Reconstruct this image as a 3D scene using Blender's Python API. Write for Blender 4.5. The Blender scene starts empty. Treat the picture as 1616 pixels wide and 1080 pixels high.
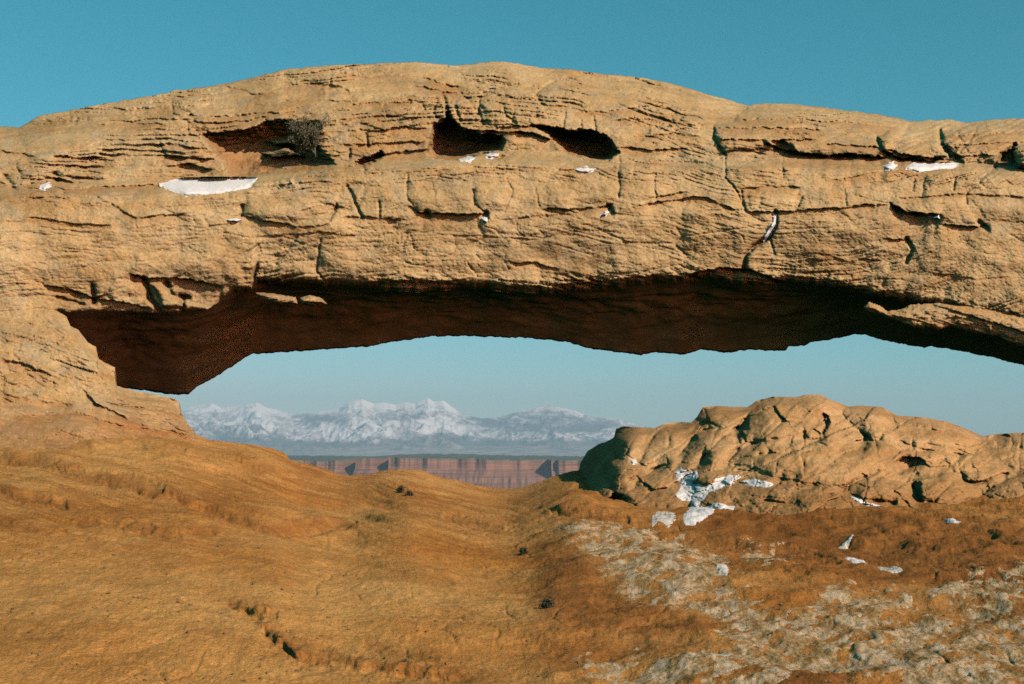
import bpy, math, random
import numpy as np

random.seed(4)
C = bpy.context.scene.collection
sc = bpy.context.scene

# ---------------------------------------------------------------- camera
F = 2020.0                       # focal length in photograph pixels (1616 wide)
EYE = 1.65
TILT = math.atan(160.0 / F)
CT, ST = math.cos(TILT), math.sin(TILT)
cam_d = bpy.data.cameras.new('camera')
cam = bpy.data.objects.new('camera', cam_d)
C.objects.link(cam)
cam_d.sensor_width = 36.0
cam_d.sensor_fit = 'HORIZONTAL'
cam_d.lens = 36.0 * F / 1616.0
cam_d.clip_start = 0.1
cam_d.clip_end = 200000.0
cam.location = (0, 0, EYE)
cam.rotation_euler = (math.pi / 2 + TILT, 0, 0)
sc.camera = cam

# ---------------------------------------------------------------- sky, sun, exposure
SUN_EL = math.radians(27)
SUN_AZ = math.radians(42)        # to the right of straight behind the camera
world = bpy.data.worlds.new('World')
sc.world = world
world.use_nodes = True
wn = world.node_tree
bg = wn.nodes['Background']
sky = wn.nodes.new('ShaderNodeTexSky')
sky.sky_type = 'NISHITA'
sky.sun_disc = False
sky.sun_elevation = SUN_EL
# sky sun_rotation is measured from +Y, clockwise seen from above
sky.sun_rotation = math.pi - SUN_AZ
sky.altitude = 1800
sky.air_density = 1.0
sky.dust_density = 1.6
sky.ozone_density = 1.6
# film-like colour response of the whole sky: deeper teal overhead, paler towards the horizon
SKY_S = 0.085
sep = wn.nodes.new('ShaderNodeSeparateColor')
comb = wn.nodes.new('ShaderNodeCombineColor')
wn.links.new(sky.outputs[0], sep.inputs[0])
for ch, (pw, gain) in enumerate(((2.05, 1.62), (0.82, 1.00), (0.90, 1.01))):
    m0 = wn.nodes.new('ShaderNodeMath')
    m0.operation = 'MULTIPLY'
    m0.inputs[1].default_value = SKY_S
    m1 = wn.nodes.new('ShaderNodeMath')
    m1.operation = 'POWER'
    m1.inputs[1].default_value = pw
    m2 = wn.nodes.new('ShaderNodeMath')
    m2.operation = 'MULTIPLY'
    m2.inputs[1].default_value = gain / SKY_S
    wn.links.new(sep.outputs[ch], m0.inputs[0])
    wn.links.new(m0.outputs[0], m1.inputs[0])
    wn.links.new(m1.outputs[0], m2.inputs[0])
    wn.links.new(m2.outputs[0], comb.inputs[ch])
wn.links.new(comb.outputs[0], bg.inputs['Color'])
bg.inputs['Strength'].default_value = SKY_S

sun_d = bpy.data.lights.new('sun', 'SUN')
sun_d.energy = 4.1
sun_d.angle = math.radians(0.5)
sun_d.cycles.max_bounces = 0
sun_d.color = (1.0, 0.96, 0.90)
sun = bpy.data.objects.new('sun', sun_d)
C.objects.link(sun)
# direction from the scene to the sun: behind the camera (-Y), to the right (+X)
SD = np.array([math.cos(SUN_EL) * math.sin(SUN_AZ), -math.cos(SUN_EL) * math.cos(SUN_AZ), math.sin(SUN_EL)])
from mathutils import Vector
sun.rotation_euler = Vector(SD).to_track_quat('Z', 'Y').to_euler()
sun.location = (10, -10, 15)

sc.view_settings.view_transform = 'Standard'
sc.view_settings.look = 'None'
sc.view_settings.exposure = 0.0
sc.view_settings.gamma = 1.0
sc.render.engine = 'CYCLES'
sc.cycles.max_bounces = 4
sc.cycles.diffuse_bounces = 1
sc.cycles.sample_clamp_indirect = 0.005
sc.cycles.volume_bounces = 0
sc.cycles.use_denoising = False


# ---------------------------------------------------------------- numeric helpers
def P(px, py, Y):
    """point on the photograph's line of sight (px, py) at forward distance Y"""
    u = (np.asarray(px, float) - 808.0) / F
    v = (540.0 - np.asarray(py, float)) / F
    dy = CT - v * ST
    dz = ST + v * CT
    t = Y / dy
    return np.stack(np.broadcast_arrays(u * t, Y, EYE + dz * t), -1)


_rng = np.random.RandomState(11)
PERM = np.concatenate([_rng.permutation(256)] * 3)
_a = _rng.rand(256) * 2 * np.pi
GX, GY = np.cos(_a), np.sin(_a)
_g = _rng.randn(256, 3)
G3 = _g / np.linalg.norm(_g, axis=1)[:, None]
RND = _rng.rand(256)


def n2(x, y, seed=0):
    x = np.asarray(x, float) + seed * 17.31
    y = np.asarray(y, float) + seed * 9.77
    x, y = np.broadcast_arrays(x, y)
    xi = np.floor(x).astype(np.int64)
    yi = np.floor(y).astype(np.int64)
    xf, yf = x - xi, y - yi
    u = xf * xf * xf * (xf * (xf * 6 - 15) + 10)
    v = yf * yf * yf * (yf * (yf * 6 - 15) + 10)

    def g(ix, iy, dx, dy):
        h = PERM[PERM[ix & 255] + (iy & 255)]
        return GX[h] * dx + GY[h] * dy
    a = g(xi, yi, xf, yf)
    b = g(xi + 1, yi, xf - 1, yf)
    c = g(xi, yi + 1, xf, yf - 1)
    d = g(xi + 1, yi + 1, xf - 1, yf - 1)
    return ((a + u * (b - a)) + v * ((c + u * (d - c)) - (a + u * (b - a)))) * 1.5


def n3(x, y, z):
    xi, yi, zi = [np.floor(q).astype(np.int64) for q in (x, y, z)]
    xf, yf, zf = x - xi, y - yi, z - zi
    u, v, w = [q * q * q * (q * (q * 6 - 15) + 10) for q in (xf, yf, zf)]
    r = 0
    for i in (0, 1):
        for j in (0, 1):
            for k in (0, 1):
                h = PERM[PERM[PERM[(xi + i) & 255] + ((yi + j) & 255)] + ((zi + k) & 255)]
                gg = G3[h]
                dot = gg[..., 0] * (xf - i) + gg[..., 1] * (yf - j) + gg[..., 2] * (zf - k)
                r = r + dot * (u if i else 1 - u) * (v if j else 1 - v) * (w if k else 1 - w)
    return r * 1.5


def fbm(x, y, oc=4, seed=0, gain=0.5, lac=2.03):
    r, a, t = 0, 1.0, 0
    for i in range(oc):
        r = r + a * n2(x, y, seed + i * 3)
        t += a
        a *= gain
        x = x * lac
        y = y * lac
    return r / t


def ridged(x, y, oc=4, seed=0, gain=0.5):
    r, a, t = 0, 1.0, 0
    for i in range(oc):
        r = r + a * (1 - np.abs(n2(x, y, seed + i * 3)) * 1.6)
        t += a
        a *= gain
        x = x * 2.07
        y = y * 2.07
    return r / t


def cells(x, y, seed=0, jit=0.85):
    """Worley: (F2 - F1) distance to the cell border and a random value for each cell"""
    xi, yi = np.floor(x).astype(np.int64), np.floor(y).astype(np.int64)
    f1 = np.full(x.shape, 9.0)
    f2 = np.full(x.shape, 9.0)
    idv = np.zeros(x.shape)
    for i in (-1, 0, 1):
        for j in (-1, 0, 1):
            cx, cy = xi + i, yi + j
            h = PERM[PERM[(cx + seed * 7) & 255] + ((cy + seed * 13) & 255)]
            qx = cx + 0.5 + (RND[h] - 0.5) * jit
            qy = cy + 0.5 + (RND[(h * 7 + 31) & 255] - 0.5) * jit
            d = np.hypot(x - qx, y - qy)
            nearer = d < f1
            f2 = np.where(nearer, f1, np.minimum(f2, d))
            idv = np.where(nearer, RND[(h * 3 + 97) & 255], idv)
            f1 = np.where(nearer, d, f1)
    return f2 - f1, idv


def facets(x, y, seed=0, jit=0.8):
    """broken planar facets: a tilted plane in each cell, and the distance to the joint between cells"""
    xi, yi = np.floor(x).astype(np.int64), np.floor(y).astype(np.int64)
    f1 = np.full(x.shape, 9.0)
    f2 = np.full(x.shape, 9.0)
    pl = np.zeros(x.shape)
    for i in (-1, 0, 1):
        for j in (-1, 0, 1):
            cx, cy = xi + i, yi + j
            h = PERM[PERM[(cx + seed * 7) & 255] + ((cy + seed * 13) & 255)]
            dx = x - (cx + 0.5 + (RND[h] - 0.5) * jit)
            dy = y - (cy + 0.5 + (RND[(h * 7 + 31) & 255] - 0.5) * jit)
            d = np.hypot(dx, dy)
            th_ = 2 * np.pi * RND[(h * 5 + 11) & 255]
            plane = (RND[(h * 3 + 97) & 255] - 0.5) + 1.3 * (np.cos(th_) * dx + np.sin(th_) * dy)
            nearer = d < f1
            f2 = np.where(nearer, f1, np.minimum(f2, d))
            pl = np.where(nearer, plane, pl)
            f1 = np.where(nearer, d, f1)
    return pl, f2 - f1


def ss(a, b, x):
    t = np.clip((x - a) / (b - a), 0, 1)
    return t * t * (3 - 2 * t)


def curve(pts):
    a = np.array(pts, float)
    return lambda x: np.interp(x, a[:, 0], a[:, 1])


def seg_dist(x, y, pts, closed=False):
    p = np.array(pts, float)
    n = len(p)
    d = np.full(x.shape, 1e9)
    for i in range(n if closed else n - 1):
        ax, ay = p[i]
        bx, by = p[(i + 1) % n]
        ex, ey = bx - ax, by - ay
        t = np.clip(((x - ax) * ex + (y - ay) * ey) / (ex * ex + ey * ey + 1e-9), 0, 1)
        d = np.minimum(d, np.hypot(x - ax - t * ex, y - ay - t * ey))
    return d


def poly_sd(x, y, pts):
    """signed distance to a polygon, positive inside"""
    p = np.array(pts, float)
    ins = np.zeros(x.shape, bool)
    n = len(p)
    for i in range(n):
        ax, ay = p[i]
        bx, by = p[(i + 1) % n]
        if ay == by:
            continue
        cond = ((ay > y) != (by > y)) & (x < (bx - ax) * (y - ay) / (by - ay) + ax)
        ins ^= cond
    d = seg_dist(x, y, pts, True)
    return np.where(ins, d, -d)


def soft_curve(pts, w=28.0):
    """the same line with its corners rounded off, for the broad form behind an outline"""
    base = curve(pts)
    offs = np.linspace(-w, w, 25)
    wt = np.cos(offs / w * math.pi / 2.2)
    wt /= wt.sum()

    def f(x):
        x = np.asarray(x, float)
        return sum(k * base(x + o) for o, k in zip(offs, wt))
    return f


def smooth_curve(pts, amp, seed, f=1 / 14.0):
    base = curve(pts)
    f_ = lambda x: base(x) + amp * fbm(np.asarray(x, float) * f, np.zeros_like(np.asarray(x, float)) + 0.37, 4, seed, 0.6)
    f_.base = soft_curve(pts)
    return f_


def behind(p, dy, dz):
    """carry an edge row backwards by dy and down by dz, keeping its outline"""
    k = (p[:, 1] + dy) / p[:, 1]
    return np.stack([p[:, 0] * k, p[:, 1] + dy, EYE + (p[:, 2] - EYE) * k + dz], -1)


# ---------------------------------------------------------------- mesh helpers
def link(name, me, mat, parent=None, base=None):
    o = bpy.data.objects.new(name, me)
    if mat is not None:
        me.materials.append(mat)
    C.objects.link(o)
    if parent is not None:
        o.parent = parent
        b = np.array(base if base is not None else (0, 0, 0)) - np.array(parent.location)
        o.location = tuple(b)
    elif base is not None:
        o.location = tuple(base)
    return o


def mesh_np(name, V, Q, mat, parent=None, base=None, smooth=True, attrs=None, T=None):
    """V (n,3) world coordinates, Q (m,4) quads, T (k,3) triangles; base = the object's origin"""
    V = np.asarray(V, np.float64)
    if base is None:
        base = (0, 0, 0)
    V = V - np.array(base)
    me = bpy.data.meshes.new(name)
    nq = 0 if Q is None else len(Q)
    nt = 0 if T is None else len(T)
    me.vertices.add(len(V))
    me.vertices.foreach_set('co', V.astype(np.float32).ravel())
    me.loops.add(nq * 4 + nt * 3)
    li = []
    if nq:
        li.append(np.asarray(Q).ravel())
    if nt:
        li.append(np.asarray(T).ravel())
    me.loops.foreach_set('vertex_index', np.concatenate(li).astype(np.int32))
    me.polygons.add(nq + nt)
    st = np.concatenate([np.arange(nq) * 4, nq * 4 + np.arange(nt) * 3]).astype(np.int32)
    me.polygons.foreach_set('loop_start', st)
    me.polygons.foreach_set('use_smooth', np.full(nq + nt, smooth))
    me.update(calc_edges=True)
    for k, val in (attrs or {}).items():
        at = me.attributes.new(k, 'FLOAT', 'POINT')
        at.data.foreach_set('value', np.asarray(val, np.float32).ravel())
    me.validate()
    return link(name, me, mat, parent, base)


def grid_quads(r, c, mask=None, wrap=False, flip=False):
    idx = np.arange(r * c).reshape(r, c)
    if wrap:
        idx = np.vstack([idx, idx[:1]])
    a, b, cc, d = idx[:-1, :-1], idx[1:, :-1], idx[1:, 1:], idx[:-1, 1:]
    q = np.stack([a, b, cc, d], -1)
    if flip:
        q = q[..., ::-1]
    if mask is not None:
        q = q[mask]
    return q.reshape(-1, 4)


def compact(V, Q, attrs=None):
    used = np.unique(Q)
    mp = np.full(len(V), -1)
    mp[used] = np.arange(len(used))
    at = {k: np.asarray(v).ravel()[used] for k, v in (attrs or {}).items()}
    return V[used], mp[Q], at


def tag(o, label=None, cat=None, group=None, kind=None):
    if label:
        o['label'] = label
    if cat:
        o['category'] = cat
    if group:
        o['group'] = group
    if kind:
        o['kind'] = kind
    return o


def empty(name, loc):
    o = bpy.data.objects.new(name, None)
    o.empty_display_size = 0.3
    C.objects.link(o)
    o.location = tuple(loc)
    return o


# ---------------------------------------------------------------- materials
class NT:
    def __init__(s, name):
        s.m = bpy.data.materials.new(name)
        s.m.use_nodes = True
        s.t = s.m.node_tree
        s.b = s.t.nodes['Principled BSDF']
        s.b.inputs['Specular IOR Level'].default_value = 0.12

    def n(s, ty, **kw):
        nd = s.t.nodes.new(ty)
        for k, v in kw.items():
            setattr(nd, k, v)
        return nd

    def l(s, a, b):
        s.t.links.new(a, b)

    def coords(s, scale=(1, 1, 1), rot=(0, 0, 0)):
        g = s.n('ShaderNodeNewGeometry')
        mp = s.n('ShaderNodeMapping')
        mp.inputs['Scale'].default_value = scale
        mp.inputs['Rotation'].default_value = rot
        s.l(g.outputs['Position'], mp.inputs['Vector'])
        return mp.outputs[0]

    def noise(s, vec, scale, detail=4, rough=0.55, dist=0.0):
        nd = s.n('ShaderNodeTexNoise')
        nd.inputs['Scale'].default_value = scale
        nd.inputs['Detail'].default_value = detail
        nd.inputs['Roughness'].default_value = rough
        nd.inputs['Distortion'].default_value = dist
        s.l(vec, nd.inputs['Vector'])
        return nd.outputs[0]

    def ramp(s, fac, stops):
        r = s.n('ShaderNodeValToRGB')
        els = r.color_ramp.elements
        while len(els) < len(stops):
            els.new(0.5)
        for e, (p, c) in zip(els, stops):
            e.position = p
            e.color = (c, c, c, 1) if isinstance(c, (int, float)) else (*c, 1)
        s.l(fac, r.inputs[0])
        return r.outputs[0]

    def mix(s, fac, a, b, mode='MIX'):
        m = s.n('ShaderNodeMix', data_type='RGBA', blend_type=mode)
        for sock, v in ((m.inputs[0], fac), (m.inputs[6], a), (m.inputs[7], b)):
            if isinstance(v, bpy.types.NodeSocket):
                s.l(v, sock)
            elif isinstance(v, tuple):
                sock.default_value = (*v, 1)
            else:
                sock.default_value = v
        return m.outputs[2]

    def attr(s, name):
        a = s.n('ShaderNodeAttribute')
        a.attribute_name = name
        return a.outputs['Fac']

    def math(s, op, a, b=None):
        m = s.n('ShaderNodeMath', operation=op)
        for sock, v in zip(m.inputs, (a, b)):
            if v is None:
                continue
            if isinstance(v, bpy.types.NodeSocket):
                s.l(v, sock)
            else:
                sock.default_value = v
        return m.outputs[0]

    def bump(s, heights, dist):
        prev = None
        for h, st in heights:
            b = s.n('ShaderNodeBump')
            b.inputs['Strength'].default_value = st
            b.inputs['Distance'].default_value = dist
            s.l(h, b.inputs['Height'])
            if prev is not None:
                s.l(prev, b.inputs['Normal'])
            prev = b.outputs[0]
        s.l(prev, s.b.inputs['Normal'])


def rock_material(name, tan, pale, orange, red, grey, micro=1.0):
    m = NT(name)
    co = m.coords()
    strat = m.coords(scale=(0.35, 0.35, 4.0), rot=(0.0, math.radians(3), 0))
    big = m.noise(co, 0.55, 5, 0.6)
    mid = m.noise(co, 2.3, 6, 0.62, 0.4)
    lay = m.noise(strat, 1.3, 6, 0.65, 0.3)
    fine = m.noise(co, 26.0, 4, 0.65)
    c = m.mix(m.ramp(big, [(0.36, 0.0), (0.64, 1.0)]), tan, pale)
    c = m.mix(m.math('MULTIPLY', m.ramp(lay, [(0.46, 0.0), (0.68, 1.0)]), 0.6), c, orange)
    c = m.mix(m.math('MULTIPLY', m.ramp(mid, [(0.48, 0.0), (0.68, 1.0)]), 0.6), c, grey)
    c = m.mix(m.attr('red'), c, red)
    c = m.mix(m.attr('pale'), c, pale)
    f = m.ramp(fine, [(0.25, 0.72), (0.75, 1.20)])
    c = m.mix(1.0, c, f, 'MULTIPLY')
    tone = m.noise(co, 0.9, 5, 0.6, 0.6)
    c = m.mix(1.0, c, m.ramp(tone, [(0.34, (0.80, 0.77, 0.73)), (0.52, (1.0, 1.0, 1.0)), (0.70, (1.10, 1.11, 1.13))]), 'MULTIPLY')
    mot = m.noise(co, 6.5, 8, 0.7, 0.5)
    c = m.mix(1.0, c, m.ramp(mot, [(0.30, (0.80, 0.78, 0.74)), (0.50, (1.0, 1.0, 1.0)), (0.72, (1.14, 1.13, 1.10))]), 'MULTIPLY')
    pit = m.n('ShaderNodeTexVoronoi')
    pit.inputs['Scale'].default_value = 9.0
    pit.inputs['Randomness'].default_value = 1.0
    m.l(m.coords(scale=(1, 1, 1.6)), pit.inputs['Vector'])
    c = m.mix(m.math('MULTIPLY', m.ramp(pit.outputs['Distance'], [(0.04, 1.0), (0.13, 0.0)]), 0.55), c, (0.16, 0.09, 0.04))
    m.l(c, m.b.inputs['Base Color'])
    m.b.inputs['Roughness'].default_value = 0.95
    grain = m.noise(co, 55.0, 3, 0.7)
    pits = m.noise(co, 9.0, 6, 0.7)
    m.bump([(pits, 0.55 * micro), (grain, 0.35 * micro)], 0.03)
    return m.m


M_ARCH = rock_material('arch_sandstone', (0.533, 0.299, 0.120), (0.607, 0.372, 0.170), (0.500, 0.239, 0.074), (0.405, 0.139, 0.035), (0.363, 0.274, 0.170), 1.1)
M_GROUND = rock_material('slickrock', (0.663, 0.236, 0.046), (0.775, 0.359, 0.103), (0.587, 0.192, 0.032), (0.359, 0.119, 0.025), (0.537, 0.196, 0.040), 1.7)
M_KNOB = rock_material('outcrop_sandstone', (0.573, 0.285, 0.105), (0.642, 0.351, 0.150), (0.516, 0.226, 0.067), (0.342, 0.146, 0.044), (0.484, 0.251, 0.101), 1.4)


def snow_material(name, clean, dirty, amount, bump=0.5):
    m = NT(name)
    co = m.coords()
    a = m.noise(co, 3.2, 6, 0.7, 0.3)
    f = m.noise(co, 22.0, 5, 0.7)
    c = m.mix(m.ramp(a, [(0.62 - amount, 0.0), (0.82 - amount * 0.6, 1.0)]), clean, dirty)
    c = m.mix(1.0, c, m.ramp(f, [(0.3, 0.86), (0.7, 1.08)]), 'MULTIPLY')
    m.l(c, m.b.inputs['Base Color'])
    m.b.inputs['Roughness'].default_value = 0.8
    m.bump([(a, bump * 0.6), (f, bump)], 0.02)
    return m.m


M_SNOW = snow_material('snow', (0.87, 0.72, 0.63), (0.66, 0.48, 0.33), 0.02, 0.3)
M_SNOW_OLD = snow_material('old_snow', (0.78, 0.63, 0.51), (0.46, 0.28, 0.13), 0.16, 0.8)


def crust_material():
    m = NT('sandy_snow_crust')
    co = m.coords()
    a = m.noise(co, 2.6, 8, 0.72, 0.5)
    st = m.noise(m.coords(scale=(1.3, 0.45, 1.0), rot=(0, 0, math.radians(-34))), 6.0, 8, 0.72, 0.5)
    f = m.noise(co, 30.0, 5, 0.75)
    c = m.ramp(st, [(0.36, (0.33, 0.128, 0.034)), (0.45, (0.52, 0.275, 0.095)), (0.54, (0.74, 0.46, 0.25)), (0.72, (0.90, 0.64, 0.43))])
    c = m.mix(m.ramp(a, [(0.34, 0.75), (0.52, 0.0)]), c, (0.40, 0.21, 0.085))
    c = m.mix(1.0, c, m.ramp(f, [(0.3, 0.72), (0.7, 1.15)]), 'MULTIPLY')
    m.l(c, m.b.inputs['Base Color'])
    m.b.inputs['Roughness'].default_value = 0.9
    m.bump([(st, 0.8), (f, 0.8)], 0.03)
    return m.m


M_CRUST = crust_material()


def plain_material(name, a, b, scale, rough=0.9):
    m = NT(name)
    co = m.coords()
    n = m.noise(co, scale, 5, 0.6)
    m.l(m.ramp(n, [(0.3, a), (0.7, b)]), m.b.inputs['Base Color'])
    m.b.inputs['Roughness'].default_value = rough
    return m.m


M_TWIG = plain_material('grey_dead_wood', (0.13, 0.095, 0.055), (0.24, 0.18, 0.115), 14.0)
M_LEAF = plain_material('dry_olive_leaves', (0.11, 0.09, 0.045), (0.21, 0.165, 0.085), 9.0)
M_GRIT = plain_material('dark_grit', (0.10, 0.05, 0.02), (0.30, 0.15, 0.06), 5.0)
M_SCRUB = plain_material('dark_scrub_leaves', (0.035, 0.035, 0.018), (0.08, 0.07, 0.035), 14.0)


def mesa_material():
    m = NT('mesa_redrock')
    bands = m.noise(m.coords(scale=(0.0008, 0.0008, 0.05)), 1.0, 5, 0.6)
    streak = m.noise(m.coords(scale=(0.02, 0.004, 0.0015)), 1.0, 6, 0.65)
    c = m.ramp(bands, [(0.34, (0.17, 0.066, 0.04)), (0.5, (0.34, 0.15, 0.09)), (0.64, (0.22, 0.09, 0.055))])
    c = m.mix(m.ramp(streak, [(0.55, 0.0), (0.78, 0.15)]), c, (0.20, 0.11, 0.08))
    c = m.mix(m.attr('top'), c, (0.13, 0.125, 0.085))
    m.l(c, m.b.inputs['Base Color'])
    m.b.inputs['Roughness'].default_value = 0.95
    return m.m


def mountain_material():
    m = NT('mountain_snow_and_forest')
    c0 = m.attr('snow')
    n = m.noise(m.coords(scale=(0.0016, 0.0016, 0.003)), 1.0, 7, 0.68, 0.6)
    k = m.math('ADD', c0, m.math('MULTIPLY', m.math('SUBTRACT', n, 0.5), 1.5))
    c = m.ramp(k, [(0.24, (0.09, 0.10, 0.10)), (0.44, (0.26, 0.23, 0.22)), (0.58, (0.62, 0.47, 0.43)), (0.76, (0.98, 0.79, 0.72))])
    base = m.ramp(n, [(0.36, (0.11, 0.11, 0.10)), (0.62, (0.58, 0.40, 0.32))])
    c = m.mix(m.attr('plain'), c, base)
    m.l(c, m.b.inputs['Base Color'])
    m.b.inputs['Roughness'].default_value = 0.95
    return m.m


M_MESA = mesa_material()
M_MOUNT = mountain_material()
M_FLOOR = plain_material('canyon_floor_soil', (0.22, 0.12, 0.075), (0.34, 0.20, 0.125), 0.0011)

# ================================================================= ARCH
CREST = smooth_curve([(-900, 330), (-300, 240), (0, 200), (30, 201), (45, 193), (60, 184), (75, 180), (100, 177), (130, 170), (200, 158), (268, 146), (274, 142), (290, 142),
                      (360, 132), (400, 122), (450, 110), (520, 103), (600, 100), (660, 98), (720, 104), (760, 99), (785, 97), (815, 100), (845, 106),
                      (900, 110), (960, 118), (1010, 122), (1060, 132), (1100, 144), (1160, 161), (1178, 167), (1190, 165), (1215, 163), (1250, 164),
                      (1300, 170), (1350, 176), (1400, 183), (1438, 192), (1470, 190), (1500, 189), (1525, 194), (1560, 189), (1616, 187), (1750, 200),
                      (2100, 270), (2700, 420)], 2.2, 3)
LIP = smooth_curve([(-900, 700), (-300, 560), (-100, 505), (0, 492), (60, 486), (85, 488), (110, 490), (150, 489), (240, 492), (300, 489), (325, 488), (345, 478), (368, 462), (397, 462),
                    (406, 447), (433, 449), (540, 451), (570, 455), (640, 461), (690, 459), (745, 454), (800, 462), (860, 464), (900, 459), (960, 453),
                    (1010, 448), (1060, 443), (1110, 441), (1150, 446), (1210, 449), (1240, 444), (1290, 452), (1340, 458), (1390, 469), (1430, 476),
                    (1500, 489), (1560, 505), (1616, 525), (1750, 575), (2100, 720), (2700, 980)], 5.0, 5, 1 / 22.0)
BACK = smooth_curve([(-900, 900), (-300, 800), (0, 740), (80, 700), (150, 650), (183, 613), (213, 615), (240, 618), (270, 623), (298, 622), (309, 612), (340, 595), (365, 580),
                     (385, 566), (397, 559), (450, 556), (540, 550), (580, 547), (620, 540), (682, 531), (740, 531), (840, 534), (900, 541), (925, 550),
                     (960, 554), (1000, 559), (1012, 562), (1030, 556), (1060, 558), (1078, 560), (1108, 552), (1150, 557), (1165, 554), (1185, 552),
                     (1210, 554), (1240, 554), (1244, 547), (1270, 546), (1280, 540), (1310, 536), (1350, 527), (1365, 528), (1385, 535), (1430, 545),
                     (1460, 549), (1470, 547), (1520, 555), (1560, 563), (1616, 577), (1750, 613), (2100, 760), (2700, 1010)], 2.6, 8, 1 / 10.0)
BENCH = curve([(-900, 420), (-300, 345), (0, 300), (70, 297), (150, 297), (255, 296), (330, 296), (400, 288), (470, 276), (530, 266), (600, 260), (680, 254), (800, 250), (980, 257), (1060, 262),
               (1150, 258), (1250, 256), (1400, 262), (1510, 264), (1616, 272), (2100, 350), (2700, 560)])
SIL = smooth_curve([(-900, 700), (-300, 560), (-100, 505), (0, 492), (60, 486), (85, 488), (105, 500), (111, 515), (124, 521), (139, 541), (152, 548), (155, 566), (166, 573), (182, 580),
                    (184, 609), (213, 617), (240, 622), (270, 628), (283, 634), (286, 650), (295, 668), (306, 679), (311, 692), (330, 702), (360, 730)], 1.2, 13, 1 / 6.0)

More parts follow.
